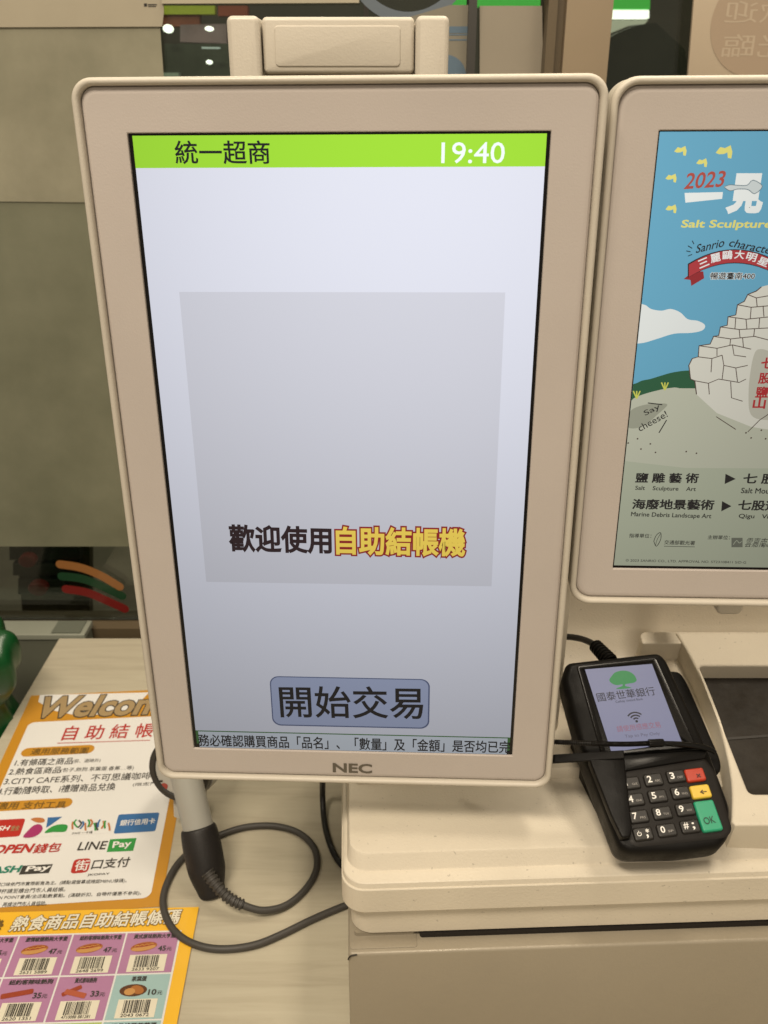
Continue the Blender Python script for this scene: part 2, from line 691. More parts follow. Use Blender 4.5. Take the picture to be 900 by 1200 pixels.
# right board with faint round print
rb = thing('notice_board', 'large beige board with a faint round mirrored print at top right', 'notice board', W.P(0.34, 0, 0.02))
slab('board', W, wp([(812, -60), (1150, -60), (1150, 160), (795, 160)]), 0.012, 0.016, plain('beige_board', (0.40, 0.325, 0.235), 0.6, var=0.03), rb, 0.0005)
FAINT = plain('faint_print', (0.335, 0.255, 0.18), 0.6)
FAINT2 = plain('fainter_print', (0.415, 0.335, 0.245), 0.6)
cc = W.L(889, 28, 0.016)
rc = abs(W.L(889 + 56, 28, 0.016)[0] - cc[0])
flat('round_print', W, [(cc[0] + rc * math.cos(k * math.pi / 24), cc[1] + rc * math.sin(k * math.pi / 24)) for k in range(48)], 0.0164, FAINT, rb)
txt(rb, '歡迎', FAINT2, W, (848, 27), (928, 27), 26, 0.0165, 0.0, mirror=True)
txt(rb, '光臨', FAINT2, W, (845, 67), (925, 67), 27, 0.0165, 0.0, mirror=True)

# striped decal low on the glass
dec = thing('striped_decal', 'orange, green and red curved stripes stuck low on the dark glass', 'decal', W.P(-0.38, -0.55, 0))


def arc(px, wpx, col, nm='stripe'):
    pts = smoothpts([W.L(*p) for p in px], 8, False)
    s = abs(W.L(px[0][0], px[0][1] + wpx)[1] - W.L(*px[0])[1])
    flat(nm, W, rpoly(ccw(strip(W, pts, s)), s * 0.45, 4) if False else strip(W, pts, s), 0.0008, col, dec)
    for e in (pts[0], pts[-1]):
        flat(nm + '_end', W, [(e[0] + s / 2 * math.cos(k * math.pi / 10), e[1] + s / 2 * math.sin(k * math.pi / 10)) for k in range(20)], 0.0010, col, dec)


arc([(71, 661), (95, 665), (118, 674), (140, 687)], 9.5, pr('stripe_orange', (0.25, 0.105, 0.03)))
arc([(73, 675), (97, 678), (120, 687), (143, 698)], 9.5, pr('stripe_green', (0.008, 0.04, 0.015)))
arc([(78, 690), (102, 694), (124, 703), (146, 713)], 9.5, pr('stripe_red', (0.15, 0.010, 0.008)))
# dark store goods seen through the clear glass below the film
rk = thing('dark_rack', 'dark rack with dim red packs behind the clear strip of glass', 'rack', (-0.5, 1.3, 0.9))
RK = Frame((0, 1.30, 1.5), (1, 0, 0), (0, -1, 0))
DK1 = plain('rack_dark', (0.025, 0.026, 0.018), 0.6, var=0.4, vscale=10)
DK2 = plain('rack_brown', (0.060, 0.045, 0.022), 0.6, var=0.4, vscale=10)
REDP = plain('red_pack', (0.24, 0.015, 0.01), 0.5)
slab('rack_back', RK, pxs(RK, [(12, 560), (105, 560), (105, 760), (30, 760)]), -0.02, 0, DK2, rk, 0)
for (x0, y0, x1, y1) in ((16, 628, 98, 650), (20, 654, 96, 668), (26, 672, 80, 690)):
    slab('rack_shelf', RK, pxs(RK, [(x0, y0), (x1, y0), (x1, y1), (x0, y1)]), 0.001, 0.02, DK1, rk, 0.002)
for cx, cy, rr_ in ((40, 647, 10), (52, 679, 11)):
    c = RK.L(cx, cy)
    q = abs(RK.L(cx + rr_, cy)[0] - c[0])
    slab('red_pack', RK, [(c[0] + q * math.cos(k * math.pi / 10), c[1] + 0.8 * q * math.sin(k * math.pi / 10)) for k in range(20)], 0.0205, 0.035, REDP, rk, 0.003)
lb = panel('dark_backing', 'dark brown backing board behind the clear lower glass', 'board',
           [(-100, 600), (300, 600), (300, 790), (-100, 790)], -0.6, -0.58, plain('backing_dark', (0.085, 0.072, 0.045), 0.6, var=0.35, vscale=4))

# things beyond the dark glass at the top
far = Frame((0, 1.7, 1.5), (1, 0, 0), (0, -1, 0))


def fpanel(name, label, cat, pts, mat, h=0.02):
    return props(slab(name, far, pxs(far, pts), 0, h, mat, None, 0), label, cat)


fpanel('shelf_sign', 'lime green shelf strip glimpsed through the glass above the display', 'sign', [(190, 8), (254, 8), (254, 18), (190, 18)], plain('lime', (0.40, 0.44, 0.04), 0.5))
fpanel('shelf_sign', 'dim red shelf strip beside the lime green one through the glass', 'sign', [(258, 8), (292, 8), (292, 20), (258, 20)], plain('dimred', (0.26, 0.05, 0.03), 0.5))
fpanel('store_board', 'muted purple panel seen through the glass left of the bracket', 'panel', [(214, 30), (268, 29), (268, 52), (214, 50)], plain('mauve', (0.24, 0.16, 0.19), 0.4, var=0.4, vscale=12))
fpanel('store_board', 'dim brown-red panel under the paper strip seen through the glass', 'panel', [(186, 17), (236, 17), (236, 32), (186, 32)], plain('brownred', (0.20, 0.05, 0.03), 0.5, var=0.4, vscale=12), 0.015)
fpanel('store_board', 'dark green-grey panel low behind the glass left of the bracket', 'panel', [(196, 52), (275, 52), (275, 130), (196, 130)], plain('darkgreengrey', (0.06, 0.062, 0.05), 0.4, var=0.5, vscale=12))
fpanel('goods_box', 'pale box edge seen just above the left top rim of the display', 'box', [(195, 86), (215, 86), (215, 110), (195, 110)], plain('palebox', (0.35, 0.40, 0.38), 0.5), 0.04)
LAMPREFL = plain('lamp_reflection_glow', (0.8, 0.8, 0.8), emit=((1, 0.97, 0.85), 2.2))


def lamp(label, x, y, rx, ry):  # glowing disc behind the glass, imitates a ceiling lamp's reflection
    c = far.L(x, y, 0.05)
    s = abs(far.L(x + 1, y, 0.05)[0] - c[0])
    ol = [(c[0] + rx * s * math.cos(k * math.pi / 10), c[1] + ry * s * math.sin(k * math.pi / 10)) for k in range(20)]
    return props(slab('lamp_reflection', far, ol, 0.05, 0.062, LAMPREFL, None, 0.002), label, 'lamp', 'small glowing discs imitating ceiling lamp reflections in the glass')


lamp('round white lamp reflection nearest the paper strip in the dark glass', 198, 34, 5.4, 4.3)
lamp('flat oval white lamp reflection in front of the muted purple panel', 246, 34, 4.6, 2.4)
lamp('tiny round white lamp reflection lowest behind the dark glass', 246, 73, 3.2, 2.2)
props(slab('strip_lamp', far, pxs(far, [(244, 57.3), (264, 57.6), (264, 59.2), (244, 59)]), 0.05, 0.06, plain('strip_glow', (0.3, 0.3, 0.3), emit=((0.8, 0.9, 0.85), 0.35)), None, 0), 'thin grey-white light strip between the oval and the tiny lamp reflection', 'lamp')
GREENS = plain('green_sign', (0.05, 0.35, 0.06), 0.4, emit=((0.05, 0.42, 0.05), 0.55))
fpanel('lit_sign', 'green lit fascia strip above the greige notice sheets', 'sign', [(527, -40), (655, -40), (655, 9), (527, 9)], GREENS)
fpanel('lit_sign', 'green lit fascia strip right of the brown post', 'sign', [(714, -40), (758, -40), (758, 12), (714, 12)], GREENS)
wls = fpanel('tube_lamp', 'white tube lamp right of the brown post under the green fascia', 'lamp', [(710, 13), (757, 13), (757, 22.5), (710, 22.5)], plain('tube_glow', (0.8, 0.8, 0.8), emit=((1, 0.98, 0.9), 1.3)))
fpanel('pale_sheet', 'pale printed sheet just below the white tube lamp', 'sheet', [(705, 24.5), (756, 24.5), (752, 29), (734, 31), (712, 40), (705, 44)], plain('pale_sheet', (0.5, 0.5, 0.43), 0.5, emit=((0.5, 0.48, 0.4), 0.35)))
fpanel('car_shape', 'dark rounded hood shape behind the glass right of the post', 'dark shape',
       [(700, 50), (715, 41), (735, 33), (757, 30), (790, 60), (800, 120), (690, 120)], plain('dark_hood', (0.022, 0.02, 0.016), 0.3, var=0.5, vscale=9), 0.06)

# low cabinet and green bag, left
lc = thing('low_cabinet', 'grey-green low cabinet with pale top behind the counter corner', 'cabinet', (-0.5, 0.97, 0))
box('cabinet_body', -0.9, -0.374, 0.952, 0.98, 0.005, 0.889, plain('cabinet_greengrey', (0.13, 0.135, 0.10), 0.5, var=0.06), lc)
box('cabinet_top', -0.9, -0.373, 0.950, 0.984, 0.890, 0.897, plain('cabinet_top', (0.24, 0.25, 0.20), 0.5, var=0.05), lc, 0.001)
box('grey_insert', -0.415, -0.379, 0.953, 0.981, 0.8975, 0.8985, plain('cabinet_insert', (0.12, 0.13, 0.10), 0.5), lc)
GRN = bpy.data.materials.new('green_plastic_film')
GRN.use_nodes = True
b = GRN.node_tree.nodes['Principled BSDF']
b.inputs['Base Color'].default_value = (0.003, 0.055, 0.012, 1)
b.inputs['Roughness'].default_value = 0.32
bgx = -0.455
prof = [(0.005, .10), (0.3, .105), (0.6, .10), (0.75, .092), (0.82, .080), (0.87, .066), (0.905, .054), (0.925, .052), (0.94, .062), (0.955, .070), (0.975, .071), (0.99, .066), (0.996, .05), (0.992, .02)]
pf = smoothpts(prof, 4, False)
vs, fs = [], []
NS = 72
for k, (z, r) in enumerate(pf):
    for s in range(NS):
        a = 2 * math.pi * s / NS
        wob = 1 + 0.035 * math.sin(9 * a + 3 * z * 10) * (1 if z < 0.93 else 0.8) + 0.02 * math.sin(17 * a + z * 23) + (0.03 * math.sin(5 * a + 1) if z > .93 else 0)
        vs.append((bgx + r * wob * math.cos(a), 0.78 + r * wob * math.sin(a), z + (0.006 * math.sin(7 * a) if z > 0.93 else 0)))
for k in range(len(pf) - 1):
    for s in range(NS):
        q = (s + 1) % NS
        fs.append((k * NS + s, k * NS + q, (k + 1) * NS + q, (k + 1) * NS + s))
fs.append(tuple(range((len(pf) - 1) * NS, len(pf) * NS)))
props(mk('green_bag', vs, fs, GRN, None, None, 60), 'dark green crumpled plastic bag standing at the left end of the counter', 'bag')

# ================================================================== KIOSK BASE
KY = math.atan(0.040)
KF = Frame((-0.0262, 0.4015, CT), (math.cos(KY), math.sin(KY), 0), (0, 0, 1))
kb = thing('checkout_machine', 'cream plastic checkout machine body with stepped front lip below the displays', 'checkout machine', KF.P(0.3, 0.15, 0))
KW, KD = 0.62, 0.30


def kr(i, h, r=0.016, front=None):
    f = i if front is None else front
    return (rr(i, f, KW - i, KD - i, max(0.003, r), 9), h)


rings = [kr(0.002, 0.1338, 0.014, 0.009), kr(0.0004, 0.1342, 0.015, 0.0073), kr(0, 0.1348, 0.015, 0.007), kr(0, 0.1530, 0.015, 0.007), kr(0.0004, 0.1536, 0.015, 0.0074),
         kr(0.0008, 0.1536, 0.015, 0.0080), kr(0.0010, 0.1570, 0.015, 0.0087), kr(0.0014, 0.1576, 0.0145, 0.0094),
         kr(0.0026, 0.1589, 0.014, 0.0146), kr(0.0030, 0.1591, 0.014, 0.0152), kr(0.0036, 0.1592, 0.0135, 0.0170), kr(0.0040, 0.1600, 0.013, 0.0176),
         kr(0.0050, 0.1688, 0.012, 0.0204), kr(0.0054, 0.1698, 0.012, 0.0211), kr(0.0062, 0.1702, 0.0115, 0.0222)]
loft('upper_housing', KF, rings, HOUSING, kb, smooth=24)
rings = [kr(0.0068, 0.1095, 0.013, 0.0135), kr(0.0060, 0.1099, 0.014, 0.0125), kr(0.0056, 0.1106, 0.014, 0.012), kr(0.0056, 0.1340, 0.014, 0.012)]
loft('lower_band', KF, rings, HOUSING, kb, smooth=24)
# raised rear plateau and curved riser (side profile extruded along the width)
prof = [(0.0840, 0.1703), (0.0844, 0.1770), (0.0854, 0.1785), (0.095, 0.1795), (0.16, 0.183), (0.19, 0.19), (0.208, 0.203), (0.218, 0.225), (0.226, 0.30), (0.232, 0.38), (0.240, 0.388), (0.27, 0.388), (0.29, 0.38), (0.29, 0.1703)]
pr2 = [prof[0], prof[1], prof[2]] + smoothpts(prof[3:10], 5, False) + prof[10:]
vs = [KF.P(u, y, z) for u in (0.0125, 0.608) for y, z in pr2]
n = len(pr2)
fs = [(i, (i + 1) % n, n + (i + 1) % n, n + i) for i in range(n)] + [tuple(range(n)), tuple(range(2 * n - 1, n - 1, -1))]
mk('rear_cover', vs, fs, HOUSING, kb, None, 40)
# seam on right ledge

# raised right panel with well (plane S)
SS = math.tan(math.radians(12.7))
SP = Frame((0, 0.40, 1.085), (1, 0, 0), (0, -math.sin(math.radians(12.7)), math.cos(math.radians(12.7))))
curve_px = [(792, 741), (803, 758), (817, 785), (830, 815), (843, 850), (852, 885), (857, 915), (858, 940), (857, 962)]
outer = smoothpts(pxs(SP, curve_px), 5, False) + pxs(SP, [(862, 967), (1010, 966), (1010, 741)])
hole = rpoly(pxs(SP, [(819, 780), (985, 780), (985, 930), (878, 930)]), [0.004, 0.003, 0.003, 0.004], 5)


def plate_hole(name, fr, out, hol, h0, h1, mat, parent, bev=0.0015):
    cu = bpy.data.curves.new(name, 'CURVE')
    cu.dimensions = '2D'
    cu.fill_mode = 'BOTH'
    cu.extrude = (h1 - h0) / 2 - bev
    cu.bevel_depth = bev
    cu.offset = -bev
    cu.bevel_resolution = 3
    for q in (out, hol):
        sp = cu.splines.new('POLY')
        sp.points.add(len(q) - 1)
        for i, (a, b2) in enumerate(q):
            sp.points[i].co = (a, b2, 0, 1)
        sp.use_cyclic_u = True
    o = bpy.data.objects.new(name, cu)
    sc.collection.objects.link(o)
    bpy.context.view_layer.update()
    me = bpy.data.meshes.new_from_object(o.evaluated_get(bpy.context.evaluated_depsgraph_get()))
    bpy.data.objects.remove(o)
    for v in me.vertices:
        v.co = fr.P(v.co.x, v.co.y, v.co.z + (h0 + h1) / 2)
    me.materials.clear()
    return link(name, me, mat, parent, None, 35)


plate_hole('raised_panel', SP, outer, hole, -0.05, 0, HOUSING, kb, 0.0018)
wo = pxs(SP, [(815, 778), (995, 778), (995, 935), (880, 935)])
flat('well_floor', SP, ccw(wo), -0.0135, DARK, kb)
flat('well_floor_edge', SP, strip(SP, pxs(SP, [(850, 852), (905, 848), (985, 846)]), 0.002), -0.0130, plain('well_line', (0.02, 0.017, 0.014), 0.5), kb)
# bay back strip behind the terminal
slab('bay_rim', SP, rpoly(pxs(SP, [(750, 738), (1010, 738), (1010, 752), (753, 752)]), [0.006, 0.001, 0.001, 0.002], 5), -0.05, -0.002, HOUSING, kb, 0.0012)
slab('bay_floor', SP, pxs(SP, [(756, 751), (860, 751), (860, 900), (790, 900)]), -0.03, -0.020, HOUSING, kb, 0.001)
# neck holding displays
slab('neck', KF, rr(0.10, 0.12, 0.16, 0.17, 0.01), 0.17, 0.55, HOUSING, kb)

# ---- cash drawer box
cb = thing('cash_drawer', 'beige-grey painted steel cash drawer under the checkout machine', 'cash drawer', KF.P(0.3, 0.15, 0))
def dro(e, r_=0.0022):
    return rr(0.0035 + e, 0.0005 + e, KW - e, KD - e, r_, 3)


dr = [(dro(0), 0.001), (dro(0), 0.1035), (dro(0.0004), 0.1047), (dro(0.0012), 0.1054), (dro(0.002), 0.1056)]
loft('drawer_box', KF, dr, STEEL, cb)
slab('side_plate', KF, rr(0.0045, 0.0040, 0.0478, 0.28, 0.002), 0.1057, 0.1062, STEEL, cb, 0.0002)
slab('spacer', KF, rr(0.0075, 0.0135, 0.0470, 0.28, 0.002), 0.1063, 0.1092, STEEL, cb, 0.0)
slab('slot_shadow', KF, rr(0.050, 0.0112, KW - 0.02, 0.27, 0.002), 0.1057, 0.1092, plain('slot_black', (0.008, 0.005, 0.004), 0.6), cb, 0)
tube('corner_notch', [KF.P(0.0034, 0.0004, 0.1010), KF.P(0.0038, 0.0001, 0.1030), KF.P(0.0055, 0.0002, 0.1046), KF.P(0.0090, 0.0004, 0.1052)], 0.0005, plain('notch', (0.02, 0.015, 0.01), 0.6), cb, 8)

# ================================================================== DISPLAYS
D1 = Frame((-0.12026395, 0.45262356, 1.48656244), (0.99901991, -0.04376922, 0.0065929), (-0.04393033, -0.99867827, 0.02668032))


def display(root, fr, ou, sc_rect, act, r=0.010, lower_thin=True):
    """ou: outer rectangle, sc_rect: opening, act: active area"""
    x0, y0, x1, y1 = ou

    def R(i, rad=None):
        return rr(x0 + i, y0 + i, x1 - i, y1 - i, max(0.001, (r if rad is None else rad) - i * 0.8), 8)

    loft('back_housing', fr, [(R(0.012), -0.034), (R(0.006), -0.0335), (R(0.0015), -0.028), (R(0.0004), -0.0200), (R(0.0004), -0.0068)], PLASTIC, root, smooth=50)
    rim = [(R(0.0006), -0.0066)]
    for a in range(0, 181, 20):
        t = math.radians(a)
        rim.append((R(0.00175 - 0.00175 * math.cos(t)), -0.0022 + 0.0020 * math.sin(t)))
    rim.append((R(0.0036), -0.0042))
    loft('rim', fr, rim, PLASTIC, root, cap0=False, cap1=False, smooth=60)
    hx0, hy0, hx1, hy1 = sc_rect

    def H(i):
        return rr(hx0 - i, hy0 - i, hx1 + i, hy1 + i, 0.0006, 8)

    loft('bezel', fr, [(R(0.00361), -0.0044), (R(0.0042), -0.0034), (R(0.0052), -0.0027), (R(0.0066), -0.0024), (R(0.0070), -0.0024), (H(0.0006), -0.0024), (H(0.0002), -0.0026), (H(0), -0.0040)], BEZEL, root, cap0=False, cap1=False, smooth=15)
    loft('screen_border', fr, [(H(0.001), -0.0042), (H(0.001), -0.0038)], BLACKG, root)
    s = flat('screen', fr, [(act[0], act[1]), (act[2], act[1]), (act[2], act[3]), (act[0], act[3])], -0.0036, lcd('white', (222, 224, 236)), root)
    return s


d1 = thing('self_checkout_display', 'large upright cream touch display in the middle showing a white start screen', 'display', D1.P(0.097, -0.375, 0))
A1 = (0.0019, -0.3494, 0.1953, -0.0010)
s1 = display(d1, D1, (-0.0242, -0.3754, 0.2217, 0.0238), (0, -0.3524, 0.197, 0), A1)
S1 = D1.back(-0.0036)
LB = lcd('black', (18, 20, 28))
LBL = lcd('brownblack', (45, 28, 34))


def q4(fr, x0, y0, x1, y1):
    """axis-aligned local rectangle through two photo points"""
    a = fr.L(x0, y0)
    b2 = fr.L(x1, y1)
    return [(a[0], b2[1]), (b2[0], b2[1]), (b2[0], a[1]), (a[0], a[1])]


def rect(x0, y0, x1, y1):
    return [(x0, y0), (x1, y0), (x1, y1), (x0, y1)]


gb = S1.L(400, 196)[1]
flat('header_bar', S1, rect(A1[0], gb, A1[2], A1[3]), 0.0001, lcd('lime', (158, 218, 52)), s1)
txt(s1, '統一超商', LB, S1, (206, 192.5), (317, 192.5), 28, 0.0002, 0.012)
txt(s1, '19:40', lcd('purewhite', (240, 248, 245)), S1, (517, 191.5), (591, 191.5), 25, 0.0002, 0.004, 'clock_lettering')
p0 = S1.L(210, 342)
p1 = S1.L(575, 687)
flat('picture_panel', S1, rect(p0[0], p1[1], S1.L(592, 345)[0], p0[1]), 0.0001, lcd('panelgrey', (209, 210, 220)), s1)
txt(s1, '歡迎使用', LBL, S1, (269, 647), (389, 650), 33, 0.0002, 0.03, 'welcome_lettering')
txt(s1, '自助結帳機', lcd('yellow', (250, 218, 92)), S1, (394, 650.5), (545, 653), 34, 0.0003, 0.03, 'welcome_lettering', outline=(lcd('darkred', (150, 34, 38)), 0.085))
bq = q4(S1, 321, 794, 501, 852)
bx0, by0, bx1, by1 = S1.L(319.5, 850)[0], S1.L(410, 852)[1], S1.L(503, 850)[0], S1.L(410, 794)[1]
flat('button_outline', S1, rr(bx0, by0, bx1, by1, 0.0055), 0.0001, lcd('btnline', (92, 104, 140)), s1)
flat('start_button', S1, rr(bx0 + .0007, by0 + .0009, bx1 - .0009, by1 - .0006, 0.005), 0.00016, lcd('btn', (168, 179, 210)), s1)
txt(s1, '開始交易', LB, S1, (329, 841), (496, 843), 38, 0.00024, 0.012, 'button_lettering')
ty1 = S1.L(412, 861)[1]
ty0 = S1.L(412, 879)[1]
flat('ticker_edge', S1, rect(A1[0], A1[1], A1[2], ty1 + 0.0007), 0.0001, lcd('tickergreen', (70, 120, 62)), s1)
flat('ticker_bar', S1, rect(A1[0] + .0016, ty0 - .0004, A1[2] - .0016, ty1), 0.00016, lcd('tickerbg', (214, 222, 232)), s1)
txt(s1, '務必確認購買商品「品名」、「數量」及「金額」是否均已完', LB, S1, (233, 874.5), (597.5, 883), 14.5, 0.00024, 0.014, 'ticker_lettering')
BR = Frame(D1.P(0, 0, -0.0024), D1.u, D1.n)
txt(d1, 'NEC', plain('brand_ink', (0.10, 0.085, 0.065), 0.4), BR, (390, 905), (436, 906.5), 11, 0.0003, 0.03, 'brand_lettering')

# bracket on top of display 1
MF = Frame((0, 0.53, 1.5), (1, 0, 0), (0, -1, 0))
for (xa, xb) in ((264.5, 303), (487.5, 527)):
    a = MF.L(xa, 18)
    b2 = MF.L(xb, 18)
    slab('bracket_arm', MF, rr(a[0], -0.06, b2[0], a[1], 0.003, 4), -0.075, 0, PLASTIC, d1, 0.0022)
a = MF.L(306, 19.5, -0.004)
b2 = MF.L(485, 86.5, -0.004)
slab('bracket_cap', MF, rr(a[0], b2[1], b2[0], a[1], 0.0025, 4), -0.07, -0.004, PLASTIC, d1, 0.002)
a = MF.L(321, 30, -0.004)
b2 = MF.L(469, 78, -0.004)
slab('bracket_cap_face', MF, rr(a[0], b2[1], b2[0], a[1], 0.002, 4), -0.01, -0.0034, PLASTIC, d1, 0.0005)
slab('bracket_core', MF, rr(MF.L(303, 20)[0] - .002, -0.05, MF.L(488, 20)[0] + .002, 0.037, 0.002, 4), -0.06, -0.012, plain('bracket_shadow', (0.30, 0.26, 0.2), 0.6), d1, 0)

# display 2
SF = Frame((0, 0.50, 1.5), (1, 0, 0), (0, -1, 0))
D2 = D1.back(-0.010)
d2 = thing('advert_display', 'second cream display at the right edge showing a blue tourism poster', 'display', D2.P(0.36, -0.247, 0))
lcd1 = lcd


def lcd(name, col, k=4.4, gain=0.92):
    return lcd1('second_' + name, col, k, gain)


A2 = (0.2490, -0.2268, 0.6080, -0.0006)
s2 = display(d2, D2, (0.2249, -0.2506, 0.632, 0.0230), (0.2484, -0.2284, 0.6086, -0.0001), A2, 0.012)
S2 = D2.back(-0.0036)
s2.data.materials.clear()
s2.data.materials.append(lcd('sand', (178, 182, 158)))
a = SF.L(845, 690)
b2 = SF.L(870, 721)
slab('support_stub', SF, rr(a[0], b2[1], b2[0], a[1], 0.004, 4), -0.12, 0, PLASTIC, d2, 0.002)
rgt = A2[2]
LW = lcd('artwhite', (236, 238, 232))
hor = S2.L(760, 480)[1]
flat('sky_picture', S2, rect(A2[0], hor, rgt, A2[3]), 0.0001, lcd('skyblue', (104, 168, 194)), s2)


def art(name, pts, col, h, k=5, parent=None, clip=True):
    q = pxs(S2, pts)
    if k:
        q = smoothpts(q, k)
    q = [(min(max(a, A2[0]), A2[2]), b2) for a, b2 in q]
    return flat(name, S2, q, h, lcd(*col) if isinstance(col, tuple) else col, parent or s2)


art('cloud', [(744, 358), (755, 357), (763, 362), (775, 364), (786, 362), (797, 366), (806, 374), (818, 376), (826, 381), (823, 387), (810, 390), (790, 391), (770, 397), (752, 402), (738, 400), (738, 380)], ('cloudw', (228, 230, 224)), 0.00016)
gh = S2.P
art('green_hill', [(720, 452), (742, 450), (752, 446), (762, 444), (775, 440), (790, 436), (810, 434), (840, 436), (840, 480), (720, 480)], ('hillgreen', (44, 92, 62)), 0.00016, 4)
art('sand_ground', [(715, 470), (733, 471), (748, 464), (768, 458), (790, 454), (815, 455), (980, 450), (1010, 540), (715, 540)], ('sandlight', (190, 190, 168)), 0.0002, 3)
art('sand_shadow', [(738, 482), (752, 475), (768, 473), (782, 474), (770, 486), (756, 498), (742, 502), (733, 498)], ('sandshade', (158, 158, 138)), 0.00024)
# salt mountain
MW = ('salt', (218, 214, 198))
MT = [(816, 462), (814, 446), (809, 444), (807, 428), (811, 420), (818, 418), (819, 405), (832, 403), (836, 394), (842, 393), (844, 383), (852, 381), (853, 371), (862, 369), (864, 357), (872, 353), (876, 345), (886, 341), (892, 336)]
art('salt_mountain', MT + [(915, 330), (945, 345), (980, 400), (1005, 470), (1005, 520), (880, 500), (840, 484)], MW, 0.00026, 0)
ML = lcd('outline', (84, 66, 58))


def line(pts, wpx, mat=None, h=0.00034, k=4, name='drawn_line'):
    q = pxs(S2, pts)
    if k and len(q) > 2:
        q = smoothpts(q, k, False)
    flat(name, S2, strip(S2, q, wpx * 0.00043), h, mat or ML, s2)


line(MT, 1.3, k=0)
for L_ in ([(818, 418), (834, 420), (846, 416)], [(819, 405), (840, 408), (858, 404), (880, 409)], [(836, 394), (856, 397), (884, 394), (903, 399)],
           [(844, 383), (866, 386), (903, 384)], [(853, 371), (874, 374), (903, 371)], [(864, 357), (880, 360), (903, 358)], [(876, 345), (886, 349), (903, 346)],
           [(834, 420), (833, 436)], [(846, 416), (848, 428), (862, 431), (876, 428)], [(840, 408), (840, 417)], [(858, 404), (860, 416), (874, 418)], [(856, 397), (855, 405)],
           [(870, 396), (871, 407)], [(866, 386), (867, 396)], [(884, 385), (883, 394)], [(874, 374), (875, 385)], [(862, 372), (861, 385)], [(890, 372), (889, 384)], [(880, 360), (879, 373)],
           [(894, 359), (895, 371)], [(886, 349), (887, 359)], [(814, 446), (830, 449), (842, 444), (866, 448), (874, 444)], [(830, 449), (831, 462)], [(856, 447), (857, 466), (870, 470)],
           [(848, 428), (846, 444)], [(862, 431), (864, 447)], [(839, 488), (862, 503)], [(876, 506), (890, 492), (902, 484)]):
    line(L_, 1.0, k=0)
art('stone_slab', [(885, 412), (893, 409), (905, 412), (930, 414), (940, 440), (935, 486), (900, 492), (880, 486), (877, 460), (880, 430)], ('stone', (190, 186, 168)), 0.0003)
LR = lcd('artred', (178, 44, 48))
for i, ch in enumerate('七股鹽山'):
    yb = (432, 450, 466, 479)[i]
    txt(s2, ch, LR, S2, (891 - i * 3.2, yb), (906 - i * 3.2, yb), 13, 0.00042, 0.03)
for (gx, gy) in ((746, 463), (779, 453)):
    for dx in (-4, 0, 4):
        line([(gx, gy + 4), (gx + dx, gy - 5)], 1.6, lcd('grassyellow', (205, 205, 90)), 0.0003, 0, 'grass_blade')
for (x, y) in ((747, 514), (751, 526), (762, 520), (768, 530), (736, 519), (804, 529), (816, 531), (874, 507), (880, 513), (892, 504), (897, 514)):
    c = S2.L(x, y)
    flat('sand_dot', S2, [(c[0] + .0005 * math.cos(k), c[1] + .0005 * math.sin(k)) for k in range(6)], 0.0003, ML, s2)
LK = lcd('artink', (36, 34, 34))
txt(s2, 'Say', LK, S2, (757, 489), (775, 480), 9, 0.0004, 0.004)
txt(s2, 'cheese!', LK, S2, (750, 506), (783, 488), 9, 0.0004, 0.004)
line([(759, 472), (776, 474)], 1.3, LK)
line([(781, 492), (772, 507)], 1.3, LK)
# birds
YB = lcd('birdyellow', (226, 218, 120))
for (x, y, s) in ((797, 176, 1.0), (848, 177, 1.35), (822, 190, 0.9), (786, 208, 0.9), (786, 244, 0.9)):
    pts = [(-7, 1.5), (-3, -3.5), (1, -2.5), (6, -5), (7.5, 1), (6.5, 6.5), (3.5, 6), (3.2, 1.2), (0, 2.6), (-4, 2.8)]
    flat('bird', S2, pxs(S2, [(x + a * s, y + b2 * s) for a, b2 in pts]), 0.0002, YB, s2)
# title
txt(s2, '2023', lcd('titlered', (176, 78, 66)), S2, (801, 222), (847, 219), 19, 0.00036, 0.015, slant=0.2)
flat('title_stroke', S2, pxs(S2, [(802, 226), (847, 225), (846, 233), (803, 237.5)]), 0.0003, LW, s2)
txt(s2, '見', LW, S2, (849, 251), (892, 251), 48, 0.0003, 0.055, 'title_lettering')
txt(s2, '雙雕', LW, S2, (906, 250), (990, 250), 47, 0.0003, 0.03, 'title_lettering')
art('trowel', [(848, 219), (855, 216.5), (863, 217), (875, 217), (882, 211), (893, 218), (884, 227), (876, 222), (864, 221.5), (855, 223.5)], ('trowel', (206, 212, 208)), 0.00044, 3)
line([(848, 219), (855, 216.5), (863, 217), (875, 217), (882, 211), (893, 218), (884, 227), (876, 222), (864, 221.5), (855, 223.5), (848, 219)], 0.8, lcd('trowelline', (110, 128, 134)), 0.0005, 3)
txt(s2, 'Salt Sculpture Art', YB, S2, (797, 269.5), (936, 270), 12, 0.0003, 0.025, slant=0.1)
txt(s2, 'Sanrio', LK, S2, (815, 297), (848, 289), 10, 0.0003, 0.01, slant=0.35)
txt(s2, 'characters', LK, S2, (853, 288.5), (912, 300), 10, 0.0003, 0.01, slant=0.2)
for p in ([(811, 282), (813, 286)], [(806, 288), (811, 291)], [(804, 294), (809, 295)], [(806, 300), (811, 298)]):
    line(p, 1.0, LK, 0.0003, 0)
RB = ('ribbon', (176, 58, 62))


def ribbon_arc(x0, x1, top, bot, bow):
    t_, b_ = [], []
    for k in range(13):
        t = k / 12
        x = x0 + (x1 - x0) * t
        s = bow * (1 - (2 * t - 1) ** 2)
        t_.append((x, top - s))
        b_.append((x, bot - s))
    return t_ + b_[::-1]


